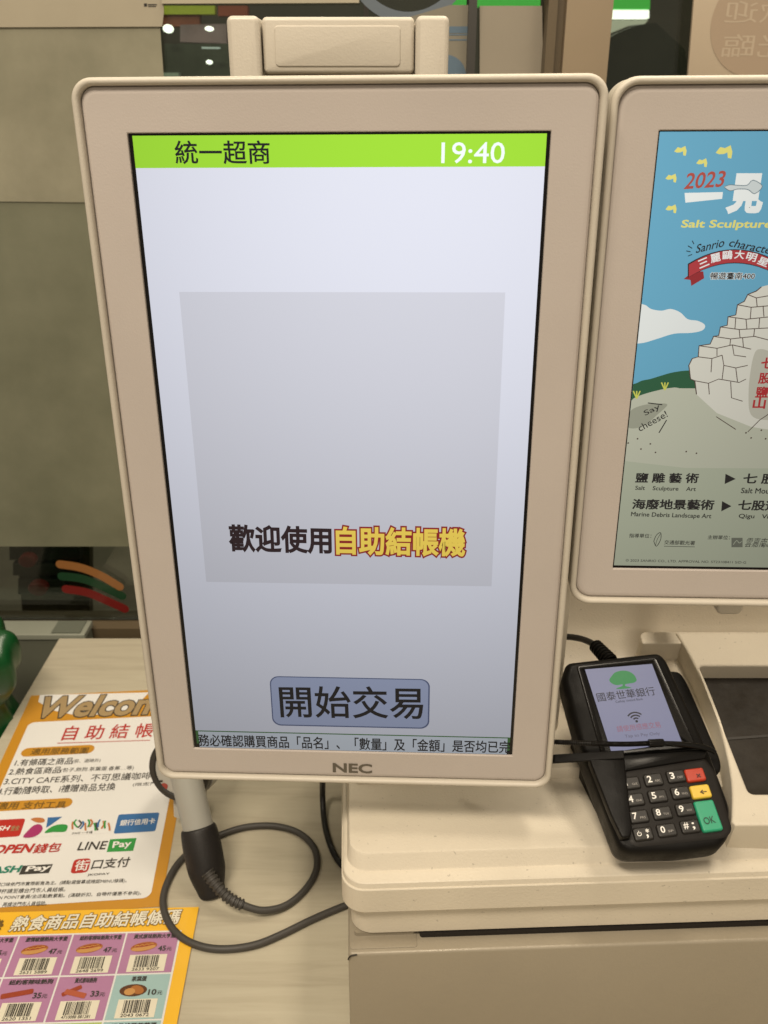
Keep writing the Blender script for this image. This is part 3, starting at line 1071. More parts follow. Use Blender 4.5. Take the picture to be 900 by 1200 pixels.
flat('ribbon_tail', S2, pxs(S2, [(812, 318), (801, 327), (809, 328), (810, 335), (825, 326), (824, 318)]), 0.0002, lcd('ribdark', (150, 44, 48)), s2)
flat('ribbon_edge', S2, pxs(S2, ribbon_arc(805.8, 916, 309, 325.5, 17)), 0.00028, LK, s2)
flat('ribbon', S2, pxs(S2, ribbon_arc(807, 915, 310, 324.5, 17)), 0.00036, lcd(*RB), s2)
for i, ch in enumerate('三麗鷗大明星'):
    x = 820 + i * 13.3
    t = (x + 6 - 807) / 108
    yb = 320 - 17 * (1 - (2 * t - 1) ** 2) + 1
    sl = -17 * (-4 * (2 * t - 1)) / 108 * 12
    txt(s2, ch, LW, S2, (x, yb - (0 if sl > 0 else sl) - 1), (x + 11.6, yb + sl - (0 if sl > 0 else sl) - 1), 10.5, 0.00044, 0.02)
txt(s2, '暢遊臺南400', LK, S2, (832, 327.5), (884, 327.5), 8.3, 0.0003, 0.015, outline=(LW, 0.06))
# lower text
txt(s2, '鹽 雕 藝 術', LK, S2, (744, 566), (818, 566.5), 12, 0.0003, 0.028)
txt(s2, 'Salt    Sculpture    Art', LK, S2, (744, 575.5), (815, 577), 6.3, 0.0003, 0.015)
txt(s2, '海廢地景藝術', LK, S2, (740, 597), (836, 598), 12.5, 0.0003, 0.028)
txt(s2, 'Marine Debris Landscape Art', LK, S2, (739, 606.5), (833, 609), 6.8, 0.0003, 0.015)
flat('arrow_mark', S2, pxs(S2, [(850, 555), (862, 561), (849, 567)]), 0.0003, LK, s2)
flat('arrow_mark', S2, pxs(S2, [(846, 587), (857, 593), (845, 599)]), 0.0003, LK, s2)
txt(s2, '七 股 鹽 山', LK, S2, (870, 567), (950, 568), 12.5, 0.0003, 0.028)
txt(s2, 'Salt Mountain', LK, S2, (868, 578), (920, 579), 6.5, 0.0003, 0.015)
txt(s2, '七股遊客中心', LK, S2, (864, 598), (960, 600), 12.5, 0.0003, 0.028)
txt(s2, 'Qigu   Visitor Center', LK, S2, (865, 608.5), (950, 610.5), 6.5, 0.0003, 0.015)
txt(s2, '指導單位：', LK, S2, (737, 630), (763, 630.5), 5, 0.0003, 0.01)
txt(s2, '交通部觀光署', LK, S2, (778, 638), (814, 639), 5.2, 0.0003, 0.01)
line([(778, 639.8), (814, 640.6)], 0.7, LK, 0.0003, 0)
line([(766, 634), (769, 627), (774, 624), (774, 632), (769, 640), (766, 634)], 0.8, LK, 0.0003, 4)
line([(774, 625), (770, 632), (768, 639)], 0.6, LK, 0.0003, 4)
txt(s2, '主辦單位：', LK, S2, (829, 632), (855, 632.5), 5, 0.0003, 0.01)
flat('square_logo', S2, pxs(S2, [(857, 630), (870, 630), (870, 641), (857, 641)]), 0.0003, lcd('logogrey', (112, 114, 100)), s2)
line([(859, 638), (863, 633), (866, 636), (869, 634)], 0.9, lcd('sand', (178, 182, 158)), 0.0004, 3)
txt(s2, '雲嘉南', LK, S2, (872, 641), (896, 641.5), 11, 0.0003, -0.004, slant=0.2)
txt(s2, '濱海國家風景區', LK, S2, (891, 641), (925, 641.6), 3.5, 0.0003, 0.0)
txt(s2, '© 2023 SANRIO CO., LTD. APPROVAL NO. ST23108411 S/D-G', LK, S2, (733, 658.5), (874, 661), 3.4, 0.0003, 0.002)

# ================================================================== PAYMENT TERMINAL
lcd = lcd1
TT = math.radians(27)
tn = V((0, -math.sin(TT), math.cos(TT)))
T0 = Frame((0, 0.41, 1.095), (1, 0, 0), tn)
oa = V((*T0.L(728, 1005), 0))
ob = V((*T0.L(664, 778), 0))
vd = (ob - oa).normalized()
uw = T0.u * vd.y - T0.v * vd.x
TF = Frame(T0.P(oa.x, oa.y), uw, tn)
pt = thing('payment_terminal', 'black card payment terminal with lit screen leaning on the machine ledge', 'payment terminal', TF.P(0.03, 0.01, -0.02))


def tp(pts, off=0.0):
    return pxs(TF, pts, off)


body = rpoly(ccw(tp([(725, 992), (738, 999), (798, 998), (846, 992), (857, 977), (857, 945), (834, 884), (782, 772), (773, 763), (664, 775), (659, 795), (684, 885)])), 0.004, 4)
rings = [(inset(body, 0.004), -0.024), (inset(body, 0.0012), -0.022), (inset(body, 0.0), -0.016), (inset(body, 0.0), -0.005), (inset(body, 0.0006), -0.0025), (inset(body, 0.002), -0.0006), (inset(body, 0.0042), 0.0)]
loft('body', TF, rings, BLACKP, pt, smooth=50)
# rear cradle visible at right
cr = rpoly(ccw(tp([(778, 786), (797, 786), (806, 800), (845, 890), (846, 905), (820, 905)], -0.012)), 0.004, 5)
slab('cradle', TF, cr, -0.030, -0.012, BLACKP, pt, 0.002)
# foot wedge down to the ledge
f1 = TF.P(0.006, 0.012, -0.023)
f2 = TF.P(0.062, 0.012, -0.023)
f3 = TF.P(0.062, 0.115, -0.023)
f4 = TF.P(0.006, 0.115, -0.023)
zb = 1.0705
vs = [f1, f2, f3, f4] + [V((p.x, p.y, zb)) for p in (f1, f2, f3, f4)]
mk('foot', vs, [(0, 1, 2, 3), (4, 7, 6, 5), (0, 4, 5, 1), (1, 5, 6, 2), (2, 6, 7, 3), (3, 7, 4, 0)], BLACKP, pt)
fo = rpoly(ccw(tp([(677, 782), (768, 772), (815, 876), (706, 886)])), 0.0015, 3)
loft('screen_frame', TF, [(inset(fo, -0.0008), 0.0001), (inset(fo, 0.0), 0.0009), (inset(fo, 0.0008), 0.0009), (inset(fo, 0.0028), 0.0003)], BLACKG, pt)
sp = tp([(716.5, 881.5), (799, 869.5), (764, 778), (685.5, 784.5)], 0.0006)
st = flat('screen', TF, sp, 0.0006, lcd('termbg', (130, 131, 156), 1.2), pt)
TS = TF.back(0.0006)


def tsflat(name, pts, mat, h=0.0001, k=0):
    q = pxs(TS, pts)
    return flat(name, TS, smoothpts(q, k) if k else q, h, mat, st)


TG = lcd('treegreen', (44, 134, 72), 1.2)
tsflat('tree_logo', [(717, 801), (714, 797), (717, 792), (721, 788), (729, 786), (737, 787), (743, 791), (746, 797), (743, 800), (737, 801), (733, 802), (733, 804), (740, 806), (728, 807.5), (722, 807), (729, 804), (729, 802), (723, 803)], TG, 0.0001, 4)
TK = lcd('termink', (30, 28, 36), 1.2)
txt(st, '國泰世華銀行', TK, TS, (701, 822.5), (769, 814.5), 10.5, 0.0002, 0.004)
txt(st, 'Cathay United Bank', TK, TS, (722, 824.5), (754, 821), 3.6, 0.0002, 0.0)
wc = TS.L(746, 845)
for r_ in (0.0021, 0.0041, 0.0061):
    pts = [(wc[0] + r_ * math.cos(math.radians(a)), wc[1] + r_ * math.sin(math.radians(a))) for a in range(42, 141, 7)]
    flat('wireless_mark', TS, strip(TS, pts, 0.0010), 0.0001, TK, st)
flat('wireless_mark', TS, [(wc[0] + .0009 * math.cos(k * math.pi / 6), wc[1] - 0.0002 + .0009 * math.sin(k * math.pi / 6)) for k in range(12)], 0.0001, TK, st)
txt(st, '請使用感應交易', lcd('termpink', (150, 96, 112), 1.2), TS, (724, 858), (775, 852.5), 7.5, 0.0002, 0.0)
txt(st, 'Tap to Pay Only', lcd('termgrey', (92, 88, 104), 1.2), TS, (733, 865.5), (774, 862), 4.6, 0.0002, 0.0)

# keypad
kp = rpoly(ccw(tp([(727, 903), (823, 888), (836, 905), (856, 972), (850, 980), (746, 991), (738, 985)])), 0.003, 4)
loft('keypad_plate', TF, [(inset(kp, -0.001), 0.0001), (inset(kp, 0.0), 0.0006), (inset(kp, 0.001), 0.0008)], DARKKEY, pt)
# walls of the shield: left wing and hood
HF = TF
wing = rpoly(ccw(tp([(690, 889), (732, 888), (741, 970), (739, 981), (729, 982), (716, 955)], 0.006)), 0.0015, 3)
slab('shield_wing', TF, wing, 0.0002, 0.0062, BLACKP, pt, 0.0012)
hood = rpoly(ccw(tp([(692, 887), (740, 883), (829, 877), (826, 888), (732, 903), (728, 892)], 0.003)), 0.0015, 3)
slab('hood', TF, hood, 0.0002, 0.0030, BLACKG, pt, 0.001)
kw, kh = 0.0120, 0.0080


def key_mesh(w_, h_, mat, ht=0.0016):
    ol = rr(-w_ / 2, -h_ / 2, w_ / 2, h_ / 2, 0.0015, 4)
    fr0 = Frame((0, 0, 0), TF.u, TF.n)
    rg = [(ol, 0), (ol, ht * 0.5), (inset(ol, 0.0003), ht * 0.85), (inset(ol, 0.0009), ht), (inset(ol, 0.0011), ht)]
    o = loft('key', fr0, rg, mat, None, False, True, 50)
    me = o.data
    me.transform(Matrix.Translation(o.location))
    bpy.data.objects.remove(o)
    return me


def place_key(me, px, lab=None):
    l = TF.L(*px, 0.001)
    o = link('key', me, None, pt, TF.P(l[0], l[1], 0.0008))
    if lab:
        o['label'] = lab
    return o


KM = key_mesh(kw, kh, plain('key_black', (0.016, 0.014, 0.012), 0.4, 0.35))
RIMM = None
KWHITE = plain('key_print', (0.78, 0.76, 0.72), 0.5)
KDIM = plain('key_print_dim', (0.30, 0.28, 0.26), 0.5)
# key grid fitted on the pad plane
g2 = V((*TF.L(765, 915), 0))
g0 = V((*TF.L(780.5, 974), 0))
g3 = V((*TF.L(791.5, 911), 0))
rowv = (g0 - g2) / 3
colv = (g3 - g2)
rows = [('1', 'QZ'), ('2', 'ABC'), ('3', 'DEF'), ('4', 'GHI'), ('5', 'JKL'), ('6', 'MNO'), ('7', 'PRS'), ('8', 'TUV'), ('9', 'WXY'), ('*', ';'), ('0', 'SP'), ('#', ';')]


def world_px(P):
    d = P - CAM
    z = d.dot(FW)
    return (450 + FPX * d.dot(RX) / z, 600 - FPX * d.dot(UP) / z)


KT = TF.back(0.0026)
for i, (dg_, al) in enumerate(rows):
    r_, c_ = divmod(i, 3)
    g = g2 + rowv * r_ + colv * (c_ - 1)
    o = link('key', KM, None, pt, TF.P(g.x, g.y, 0.0008))
    # slightly raised collar round each key
    ol = rr(g.x - kw / 2 - .0004, g.y - kh / 2 - .0004, g.x + kw / 2 + .0004, g.y + kh / 2 + .0004, 0.0018, 4)
    a = world_px(TF.P(g.x, g.y, 0.0026))
    if dg_ == '*':
        an_ = [(g.x - 0.0026 + 0.0012 * math.cos(math.radians(t)), g.y + 0.0012 * math.sin(math.radians(t))) for t in range(130, 411, 20)]
        flat('power_mark', TF, strip(TF, an_, 0.0004), 0.0027, KWHITE, o)
        flat('power_mark', TF, rect(g.x - .0028, g.y + .0002, g.x - .0024, g.y + .0018), 0.0027, KWHITE, o)
        txt(o, '*', KWHITE, KT, (a[0] + 3, a[1] - 0.5), (a[0] + 7, a[1] - 1), 5, 0.0001, 0.02)
        txt(o, ',', KWHITE, KT, (a[0] + 4.5, a[1] + 6), (a[0] + 7, a[1] + 5.8), 5, 0.0001, 0.03)
    elif dg_ == '#':
        txt(o, '#', KWHITE, KT, (a[0] - 7, a[1] + 4), (a[0] - 1, a[1] + 3.4), 8, 0.0001, 0.01)
        txt(o, ';', KWHITE, KT, (a[0] + 3.5, a[1] + 4.5), (a[0] + 6.5, a[1] + 4.2), 9, 0.0001, 0.02)
    else:
        txt(o, dg_, KWHITE, KT, (a[0] - 6.5, a[1] + 4.0), (a[0] - (3.4 if dg_ == '1' else 1.2), a[1] + 3.4), 8, 0.0001, 0.02)
        txt(o, al, KDIM, KT, (a[0] + 1.5, a[1] + 3.0), (a[0] + 8, a[1] + 2.4), 2.6, 0.0001, 0.01)
kred = place_key(key_mesh(0.0125, 0.0085, plain('key_red', (0.42, 0.035, 0.012), 0.35), 0.0022), (814, 909), 'red cancel key')
txt(kred, '×', plain('key_mark_dark', (0.06, 0.01, 0.01), 0.5), KT, (817, 911.5), (822, 911), 5, 0.0007, 0.02)
kyel = place_key(key_mesh(0.0125, 0.0085, plain('key_yellow', (0.68, 0.46, 0.05), 0.35), 0.0022), (820.5, 928.5), 'yellow correction key')
txt(kyel, '←', plain('key_mark_brown', (0.07, 0.04, 0.01), 0.5), KT, (821, 931), (829, 930), 5.5, 0.0007, 0.03)
kgr = place_key(key_mesh(0.0128, 0.0190, plain('key_green', (0.02, 0.30, 0.16), 0.35), 0.0026), (829, 957), 'tall green confirm key')
txt(kgr, 'OK', plain('key_mark_green', (0.008, 0.05, 0.03), 0.5), KT, (826.5, 966.5), (839.5, 964), 9, 0.0011, 0.012)

# plug and cable of the terminal
tc_ = thing('terminal_cable', 'black cable with ribbed boot plugged into the top of the payment terminal', 'cable', TF.P(0.03, 0.125, -0.01))


def on_plane(px, z):
    d = ray(*px)
    return CAM + d * ((z - CAM.z) / d.z)


def at_y(px, y):
    d = ray(*px)
    return CAM + d * (y / d.y)


b0 = at_y((716, 776), 0.528)
b1 = at_y((698, 757), 0.548)
tube('cord', [b1, at_y((690, 752), 0.556), at_y((678, 748), 0.566), at_y((660, 746), 0.575), at_y((630, 747), 0.58), at_y((590, 760), 0.58)], 0.0024, RUBBERB, tc_)
ax = (b1 - b0)


def rib(t):
    return 0.0052 * (1 - 0.15 * t) + (0.0007 if int(t * 13) % 2 else -0.0002)


tube('boot', [b0 + ax * (k / 52) for k in range(53)], 0.005, BLACKP, tc_, 14, 1, False, rib)

# ---- stylus with coiled lead and black strap over the terminal
sy = thing('stylus', 'thin black stylus on a ribbed lead lying across the payment terminal', 'stylus', TF.P(0.03, 0.07, 0.006))


def tpt(px, h):
    l = TF.L(px[0], px[1], h)
    return TF.P(l[0], l[1], h)


L0 = [tpt((762, 871), 0.0075), tpt((735, 872), 0.0085), tpt((700, 871.5), 0.011), at_y((650, 869.5), 0.452), at_y((600, 868), 0.462), at_y((560, 866), 0.475)]
Ls = smoothpts([tuple(p) for p in L0], 150, False)
tube('lead', Ls, 0.002, plain('ribbed_lead', (0.008, 0.007, 0.006), 0.35, 0.3), sy, 10, 1, False, lambda t: 0.0015 + 0.00025 * math.sin(t * 800))
tube('sleeve', [tpt((760, 871), 0.0075), tpt((764, 871), 0.0075), tpt((774, 870.5), 0.0072), tpt((778, 870.8), 0.007)], 0.0027, BLACKG, sy, 14, 4, True, lambda t: 0.0026 - 0.0012 * max(0, (t - 0.85)) / 0.15)
tube('barrel', [tpt((777, 871), 0.007), tpt((800, 872.5), 0.0062), tpt((820, 875), 0.0055), tpt((833, 878.5), 0.0045), tpt((838, 882), 0.003)], 0.002, BLACKG, sy, 12, 6, True, lambda t: 0.0015 + 0.0009 * math.sin(min(1, t * 1.3) * 2.2) - 0.0008 * t)
sb = thing('flat_bar', 'flat black bar reaching from behind the display to the terminal keypad', 'bar', TF.P(0.0, 0.05, 0.008))
pa, pb = tpt((731, 884.5), 0.0065), at_y((560, 893), 0.47)
pm = at_y((650, 889.5), 0.452)
dirv = (pb - pa).normalized()
side = dirv.cross(tn).normalized()
vs = []
for p in (pa, pm, pb):
    for su, hu in ((-1, -1), (1, -1), (1, 1), (-1, 1)):
        vs.append(p + side * 0.0028 * su + tn * 0.0011 * hu)
fs = [(3, 2, 1, 0)] + [(k * 4 + i, k * 4 + (i + 1) % 4, k * 4 + 4 + (i + 1) % 4, k * 4 + 4 + i) for k in (0, 1) for i in range(4)] + [(8, 9, 10, 11)]
o = mk('bar_body', vs, fs, BLACKP, sb)
bm_ = o.modifiers.new('soft', 'BEVEL')
bm_.width = 0.0005
bm_.segments = 2

# ================================================================== SCANNER
sn = thing('handheld_scanner', 'handheld barcode scanner with grey handle and black grip hanging below the display', 'barcode scanner', on_plane((240, 1030), CT))
h0 = at_y((212, 885), 0.60)
h1 = at_y((232, 968), 0.575)
h2 = at_y((243, 1010), 0.560)
h3 = at_y((249, 1051), 0.545)
GREYP = plain('grey_white_plastic', (0.34, 0.335, 0.30), 0.4, bump=0.1)
tube('handle', [h0, (h0 + h1) / 2, h1, h1 + (h2 - h1) * 0.3], 0.014, GREYP, sn, 24, 6, True, lambda t: 0.0128)
hd = (h3 - h1)
tube('grip', [h1, h1 + hd * 0.12, h1 + hd * 0.4, h1 + hd * 0.7, h1 + hd * 0.92, h3], 0.015, plain('black_rubber', (0.014, 0.012, 0.011), 0.5, 0.4, bump=0.2, scale=800), sn, 24, 6, True,
     lambda t: (0.0110 + 0.0028 * min(1, t / 0.06) ** 0.5 + 0.0022 * math.sin(min(1, t / 0.75) * math.pi)) - 0.0050 * max(0, t - 0.55) / 0.45 - (0.003 if t > 0.985 else 0))
# head hidden behind the display
tube('head', [h0 + V((0, 0, -0.005)), h0 + V((0.004, 0.01, 0.03)), h0 + V((0.03, 0.03, 0.07))], 0.02, GREYP, sn, 24, 6, True, lambda t: 0.0128 + 0.007 * t)

dr_ = thing('drum_cup', 'white cup with dark rim and small red print peeking from behind the display corner', 'cup', on_plane((195, 936), CT))
DFc = at_y((209, 903), 0.62)
dn = V((-0.25, -0.93, 0.30)).normalized()
DFr = Frame(DFc, (1, 0, 0), dn)


def disc(r, n=40):
    return [(r * math.cos(2 * math.pi * k / n), r * math.sin(2 * math.pi * k / n)) for k in range(n)]


RR = 0.0290
loft('dark_rim', DFr, [(disc(RR * .96), -0.012), (disc(RR), -0.010), (disc(RR), -0.001), (disc(RR * .96), 0.0005), (disc(RR * .82), 0.0005), (disc(RR * .78), -0.001)], plain('dark_ring', (0.03, 0.028, 0.024), 0.4), dr_, True, False)
CW = plain('cup_white', (0.40, 0.385, 0.34), 0.4)
loft('outer_wall', DFr, [(disc(RR * 1.0), -0.040), (disc(RR * 1.03), -0.030), (disc(RR * 1.03), -0.0105)], CW, dr_)
loft('face', DFr, [(disc(RR * .80), -0.004), (disc(RR * .80), -0.0012)], CW, dr_)
loft('standing_foot', DFr, [(rr(-0.012, -0.05, 0.012, -RR * 0.8, 0.002), -0.03), (rr(-0.012, -0.05, 0.012, -RR * 0.8, 0.002), -0.012)], CW, dr_)
flat('red_print', DFr, smoothpts(pxs(DFr, [(188, 920), (192, 918), (196, 921), (194, 926), (190, 925)]), 4), -0.0008, pr('redprint', (0.30, 0.05, 0.04)), dr_)
flat('black_print', DFr, pxs(DFr, [(194, 930), (197, 927), (199, 931), (201, 928), (201, 932), (194, 932)]), -0.0008, INK, dr_)
flat('black_print', DFr, pxs(DFr, [(186, 915), (190, 914.5), (190, 917), (187, 917)]), -0.0008, INK, dr_)

# scanner cable on the counter
ZC = CT + 0.0030
cb_px = [(285, 1061), (308, 1067), (335, 1061), (358, 1042), (371, 1018), (368, 994), (350, 976), (322, 968), (290, 969), (262, 977), (235, 990), (212, 1008), (197, 1032), (191, 1057), (198, 1082), (215, 1100), (240, 1110), (268, 1112), (300, 1107), (330, 1095), (365, 1078), (400, 1063), (430, 1052)]
cpts = [on_plane(p, ZC) for p in cb_px]
for i, lift in ((0, 0.010), (1, 0.0045), (2, 0.001)):
    cpts[i] = on_plane(cb_px[i], ZC + lift)
gc = thing('scanner_cable', 'dark grey cable looping over the counter from the scanner grip to the machine', 'cable', on_plane((280, 1110), CT))
tube('cord', cpts, 0.0029, RUBBER, gc, 14, 10)
e0 = on_plane((243, 1022), 0.932)
e1 = on_plane((254, 1038), 0.924)
e2 = on_plane((268, 1052), 0.917)
e3 = cpts[0]
bp_ = smoothpts([tuple(e0), tuple(e1), tuple(e2), tuple(e3)], 26, False)
tube('strain_relief', bp_, 0.004, RUBBER, gc, 14, 1, False, lambda t: 0.0049 - 0.0008 * t + (0.0005 if math.sin(t * 75) > -0.1 else -0.0006))
kc = thing('machine_cord', 'thin black cord running down from under the display along the machine side', 'cable', on_plane((390, 1000), CT))
tube('cord', [at_y((379, 880), 0.60), on_plane((378, 920), CT + 0.03), on_plane((378.5, 945), CT + 0.008), on_plane((381, 968), ZC), on_plane((387, 990), ZC), on_plane((396, 1008), ZC), on_plane((408, 1020), ZC), on_plane((425, 1026), ZC)], 0.0027, RUBBERB, kc)

# ================================================================== POSTER 1
q0 = V((*HZ.L(0, 1075), 0))
q1 = V((*HZ.L(185, 1063), 0))
du = (q1 - q0)
P1 = Frame(HZ.P(q0.x, q0.y), (du.x, du.y, 0), (0, 0, 1))
ORANGE = pr('orange', (0.50, 0.235, 0.022))
YELLOW = pr('yellow', (0.80, 0.45, 0.03))


def lp(fr, pts, off=0.0004):
    return pxs(fr, pts, off)


br_ = P1.L(185, 1063)
tr_ = P1.L(210, 958)
tl_ = P1.L(38, 815)
x1 = (br_[0] + tr_[0]) / 2
x0 = tl_[0] - 0.001
yt = tl_[1] - 0.001
po1 = slab('instruction_poster', P1, rect(x0, 0.0, x1, yt), 0.0001, 0.0005, ORANGE, None, 0)
props(po1, 'orange and white self-checkout instruction sheet with payment logos on the counter', 'poster')
z1 = 0.0007
ix = P1.L(200, 945)[0]
ixb = P1.L(173, 1053)
flat('white_field', P1, rr(x0 + 0.011, ixb[1], (ix + ixb[0]) / 2, P1.L(60, 846)[1], 0.007), z1, PAPER, po1)
flat('title_field', P1, pxs(P1, [(47, 815), (175, 812), (165, 822), (150, 834), (120, 838), (85, 838), (62, 833), (45, 823)]), z1, PAPER, po1)
GOLD = pr('metal_gold', (0.34, 0.24, 0.12))
SIL = pr('metal_grey', (0.22, 0.20, 0.17))
txt(po1, 'Welcome', GOLD, P1, (36, 842), (205, 836.5), 25, 0.0010, 0.032, 'title_lettering', outline=(pr('dark_edge', (0.05, 0.04, 0.03)), 0.062), slant=0.12)
REDI = pr('red', (0.42, 0.025, 0.018))
BRN = pr('brown', (0.16, 0.09, 0.02))
DK = pr('dark', (0.045, 0.04, 0.035))
txt(po1, '自 助 結 帳', REDI, P1, (71, 868), (178, 864), 17, 0.0010, 0.010)
flat('underline', P1, lp(P1, [(67, 871), (176, 867.5), (176, 868.2), (67, 871.8)]), 0.0009, REDI, po1)


def pill(x0_, y0_, x1_, y1_, s, hh):
    a = P1.L(x0_, (y0_ + y1_) / 2)
    c = P1.L(x1_, (y0_ + y1_) / 2)
    t = P1.L((x0_ + x1_) / 2, y0_)[1]
    bt = P1.L((x0_ + x1_) / 2, y1_)[1]
    flat('heading_pill', P1, rr(a[0], bt, c[0], t, (t - bt) / 2, 6), 0.0009, YELLOW if False else ORANGE, po1)
    txt(po1, s, BRN, P1, (x0_ + 9, (y0_ + y1_) / 2 + hh / 2 + 0.4), (x1_ - 8, (y0_ + y1_) / 2 + hh / 2 - 1.2), hh, 0.0012, 0.012)


pill(26, 875.5, 110, 885.5, '適用服務範圍', 7.5)
txt(po1, '1.有條碼之商品', DK, P1, (16, 898), (84, 895.5), 8, 0.001, 0.008)
txt(po1, '(菸、酒除外)', DK, P1, (84, 895), (117, 893.5), 5, 0.001, 0.0)
txt(po1, '2.熱食區商品', DK, P1, (9, 908.5), (70, 906), 8, 0.001, 0.008)
txt(po1, '(包子.熱狗.茶葉蛋.香蕉…等)', DK, P1, (70, 905.5), (156, 902.5), 5.5, 0.001, 0.0)
txt(po1, '3.CITY CAFE系列、不可思議咖啡現做', DK, P1, (3, 920), (200, 912), 8.5, 0.001, 0.006)
txt(po1, '(限定門市)', DK, P1, (155, 922), (195, 920), 4.5, 0.001, 0.0)
txt(po1, '4.行動隨時取、i禮贈商品兌換', DK, P1, (-5, 932), (134, 926), 9, 0.001, 0.008)
pill(-14, 938.5, 84, 949.5, '適用 支付工具', 8.5)
# logos
LOG = 0.0009


def lq(name, pts, mat, h=LOG, k=0, r=0.0):
    q = pxs(P1, pts, h)
    if k:
        q = smoothpts(q, k)
    if r:
        q = rpoly(q, r, 4)
    return flat(name, P1, ccw(q), h, mat, po1)


WHI = pr('white', (0.75, 0.73, 0.70))
BLU = pr('logo_blue', (0.035, 0.13, 0.32))
GRE = pr('logo_green', (0.03, 0.26, 0.05))
MAG = pr('logo_magenta', (0.33, 0.03, 0.13))
ORN = pr('logo_brownorange', (0.45, 0.16, 0.05))
lq('logo_card', [(-40, 963), (30, 959), (23, 980), (-50, 985)], REDI, LOG, 0, 0.003)
txt(po1, 'iCASH', WHI, P1, (-22, 975), (9, 973), 5.5, 0.0012, 0.02, slant=0.2)
txt(po1, '愛金', GOLD, P1, (12, 974), (22, 973), 6, 0.0012, 0.01)
lq('logo_card', [(34, 959), (82, 956), (77, 979), (27, 982)], PAPER, LOG)
lq('logo_shape', [(36, 960), (43, 958), (51, 959), (52, 963), (44, 964)], ORN, 0.0012, 3)
lq('logo_shape', [(27, 981), (33, 973), (40, 967), (47, 966), (50, 971), (46, 977), (38, 981)], MAG, 0.0012, 3)
lq('logo_shape', [(56, 958), (73, 957), (66, 962), (59, 967), (54, 970)], BLU, 0.0012)
lq('logo_shape', [(52, 976), (60, 969), (70, 966), (79, 967), (77, 974), (70, 975), (62, 975)], GRE, 0.0012, 3)
lq('logo_card', [(87, 956), (134, 953), (129, 976), (80, 979)], PAPER, LOG)
rs = random.Random(3)
for k in range(13):
    x = 86 + k * 3.4 + rs.uniform(-1, 1)
    y = 962 + rs.uniform(-2, 3)
    a1 = [(x, y), (x + rs.uniform(-3, 3), y + 4), (x + rs.uniform(-4, 2), y + 9)]
    q = smoothpts(pxs(P1, a1, 0.0012), 3, False)
    flat('logo_squiggle', P1, strip(P1, q, 0.0016), 0.0012 + k * 0.00002, (ORN, GRE, DK, BLU, ORN, GRE)[k % 6], po1)
txt(po1, 'iPASS 一卡通', DK, P1, (84, 978), (108, 976.5), 3, 0.0012)
lq('logo_card', [(139, 954.5), (187, 952), (182, 974), (133, 977)], BLU, LOG, 0, 0.0022)
txt(po1, '銀行信用卡', WHI, P1, (140, 968), (181, 965.5), 7, 0.0012, 0.012)
txt(po1, 'OPEN', REDI, P1, (-12, 1001), (35, 999), 10.5, 0.0012, 0.035, slant=0.2)
txt(po1, '錢包', REDI, P1, (37, 1000.5), (69, 998), 11, 0.0012, 0.016, slant=0.15)
txt(po1, 'LINE', DK, P1, (90, 996.5), (123, 995), 9.5, 0.0012, 0.012, slant=0.1)
lq('logo_card', [(129, 983.5), (160, 982), (156, 997), (125, 998.5)], GRE, LOG)
txt(po1, 'Pay', WHI, P1, (131, 996), (153, 994), 9.5, 0.0013, 0.02)
txt(po1, 'iCASH', pr('teal', (0.02, 0.20, 0.13)), P1, (-28, 1025), (22, 1022), 8, 0.0012, 0.035, slant=0.2)
lq('logo_card', [(27, 1014.5), (62, 1012.5), (57, 1023), (22, 1025)], DK, LOG)
txt(po1, 'Pay', WHI, P1, (28, 1023.5), (57, 1021), 8, 0.0013, 0.03, slant=0.2)
lq('logo_card', [(87, 1007), (107, 1005.5), (103, 1022), (82, 1024)], REDI, LOG, 0, 0.004)
txt(po1, '街', WHI, P1, (86, 1021), (102.5, 1020), 12.5, 0.0013, 0.012)
txt(po1, '口支付', DK, P1, (106, 1019), (150, 1015.5), 11.5, 0.0012, 0.014, slant=0.1)
txt(po1, 'JKOPAY', DK, P1, (102, 1027), (128, 1025.5), 3, 0.0012, 0.01)
for i, (s, xe) in enumerate((('有關口味依門市實際販售為主。(請點選螢幕或確認MENU條碼)。', 148), ('自帶杯請至櫃台門市人員結帳。', 76), ('OPEN POINT會員/全店點數累點。(滿額折扣、自帶杯優惠不參與)。', 165), ('再請洽門市人員協助。', 54))):
    xs_ = (-12, -12, -14, 2)[i]
    yl = 1040 + i * 7.6
    txt(po1, s, DK, P1, (xs_, yl), (xe, yl - (xe - xs_) * 0.033), 5.4, 0.001, 0.004)

# ================================================================== POSTER 2
r0 = V((*HZ.L(0, 1071), 0))
r1 = V((*HZ.L(234, 1064.5), 0))
du = (r1 - r0)
P2 = Frame(HZ.P(r0.x, r0.y, 0.0012), (du.x, du.y, 0), (0, 0, 1))
xr = (P2.L(234, 1064.5)[0] + P2.L(206, 1200)[0]) / 2
po2 = slab('barcode_price_sheet', P2, rect(-0.10, -0.26, xr, 0), 0.0001, 0.0005, YELLOW, None, 0)
props(po2, 'yellow hot food price sheet with pink and blue barcode cells nearest the camera', 'poster')
txt(po2, '熱食商品自助結帳條碼', pr('cream', (0.72, 0.68, 0.56)), P2, (9, 1092), (208, 1083), 18, 0.0012, 0.02, 'title_lettering', outline=(BRN, 0.055), slant=0.15)
txt(po2, '※', BRN, P2, (-14, 1093), (1, 1092), 15, 0.0012, 0.02)
yg0 = P2.L(120, 1094.5)[1]
cw = (P2.L(198, 1141)[0] - P2.L(72, 1146.5)[0]) / 2.02
GL = P2.L(212, 1090)[0]
gx = [P2.L(19.5, 1099)[0] - cw, P2.L(19.5, 1099)[0] + 0.0, P2.L(86, 1096)[0], P2.L(151, 1093)[0], GL]
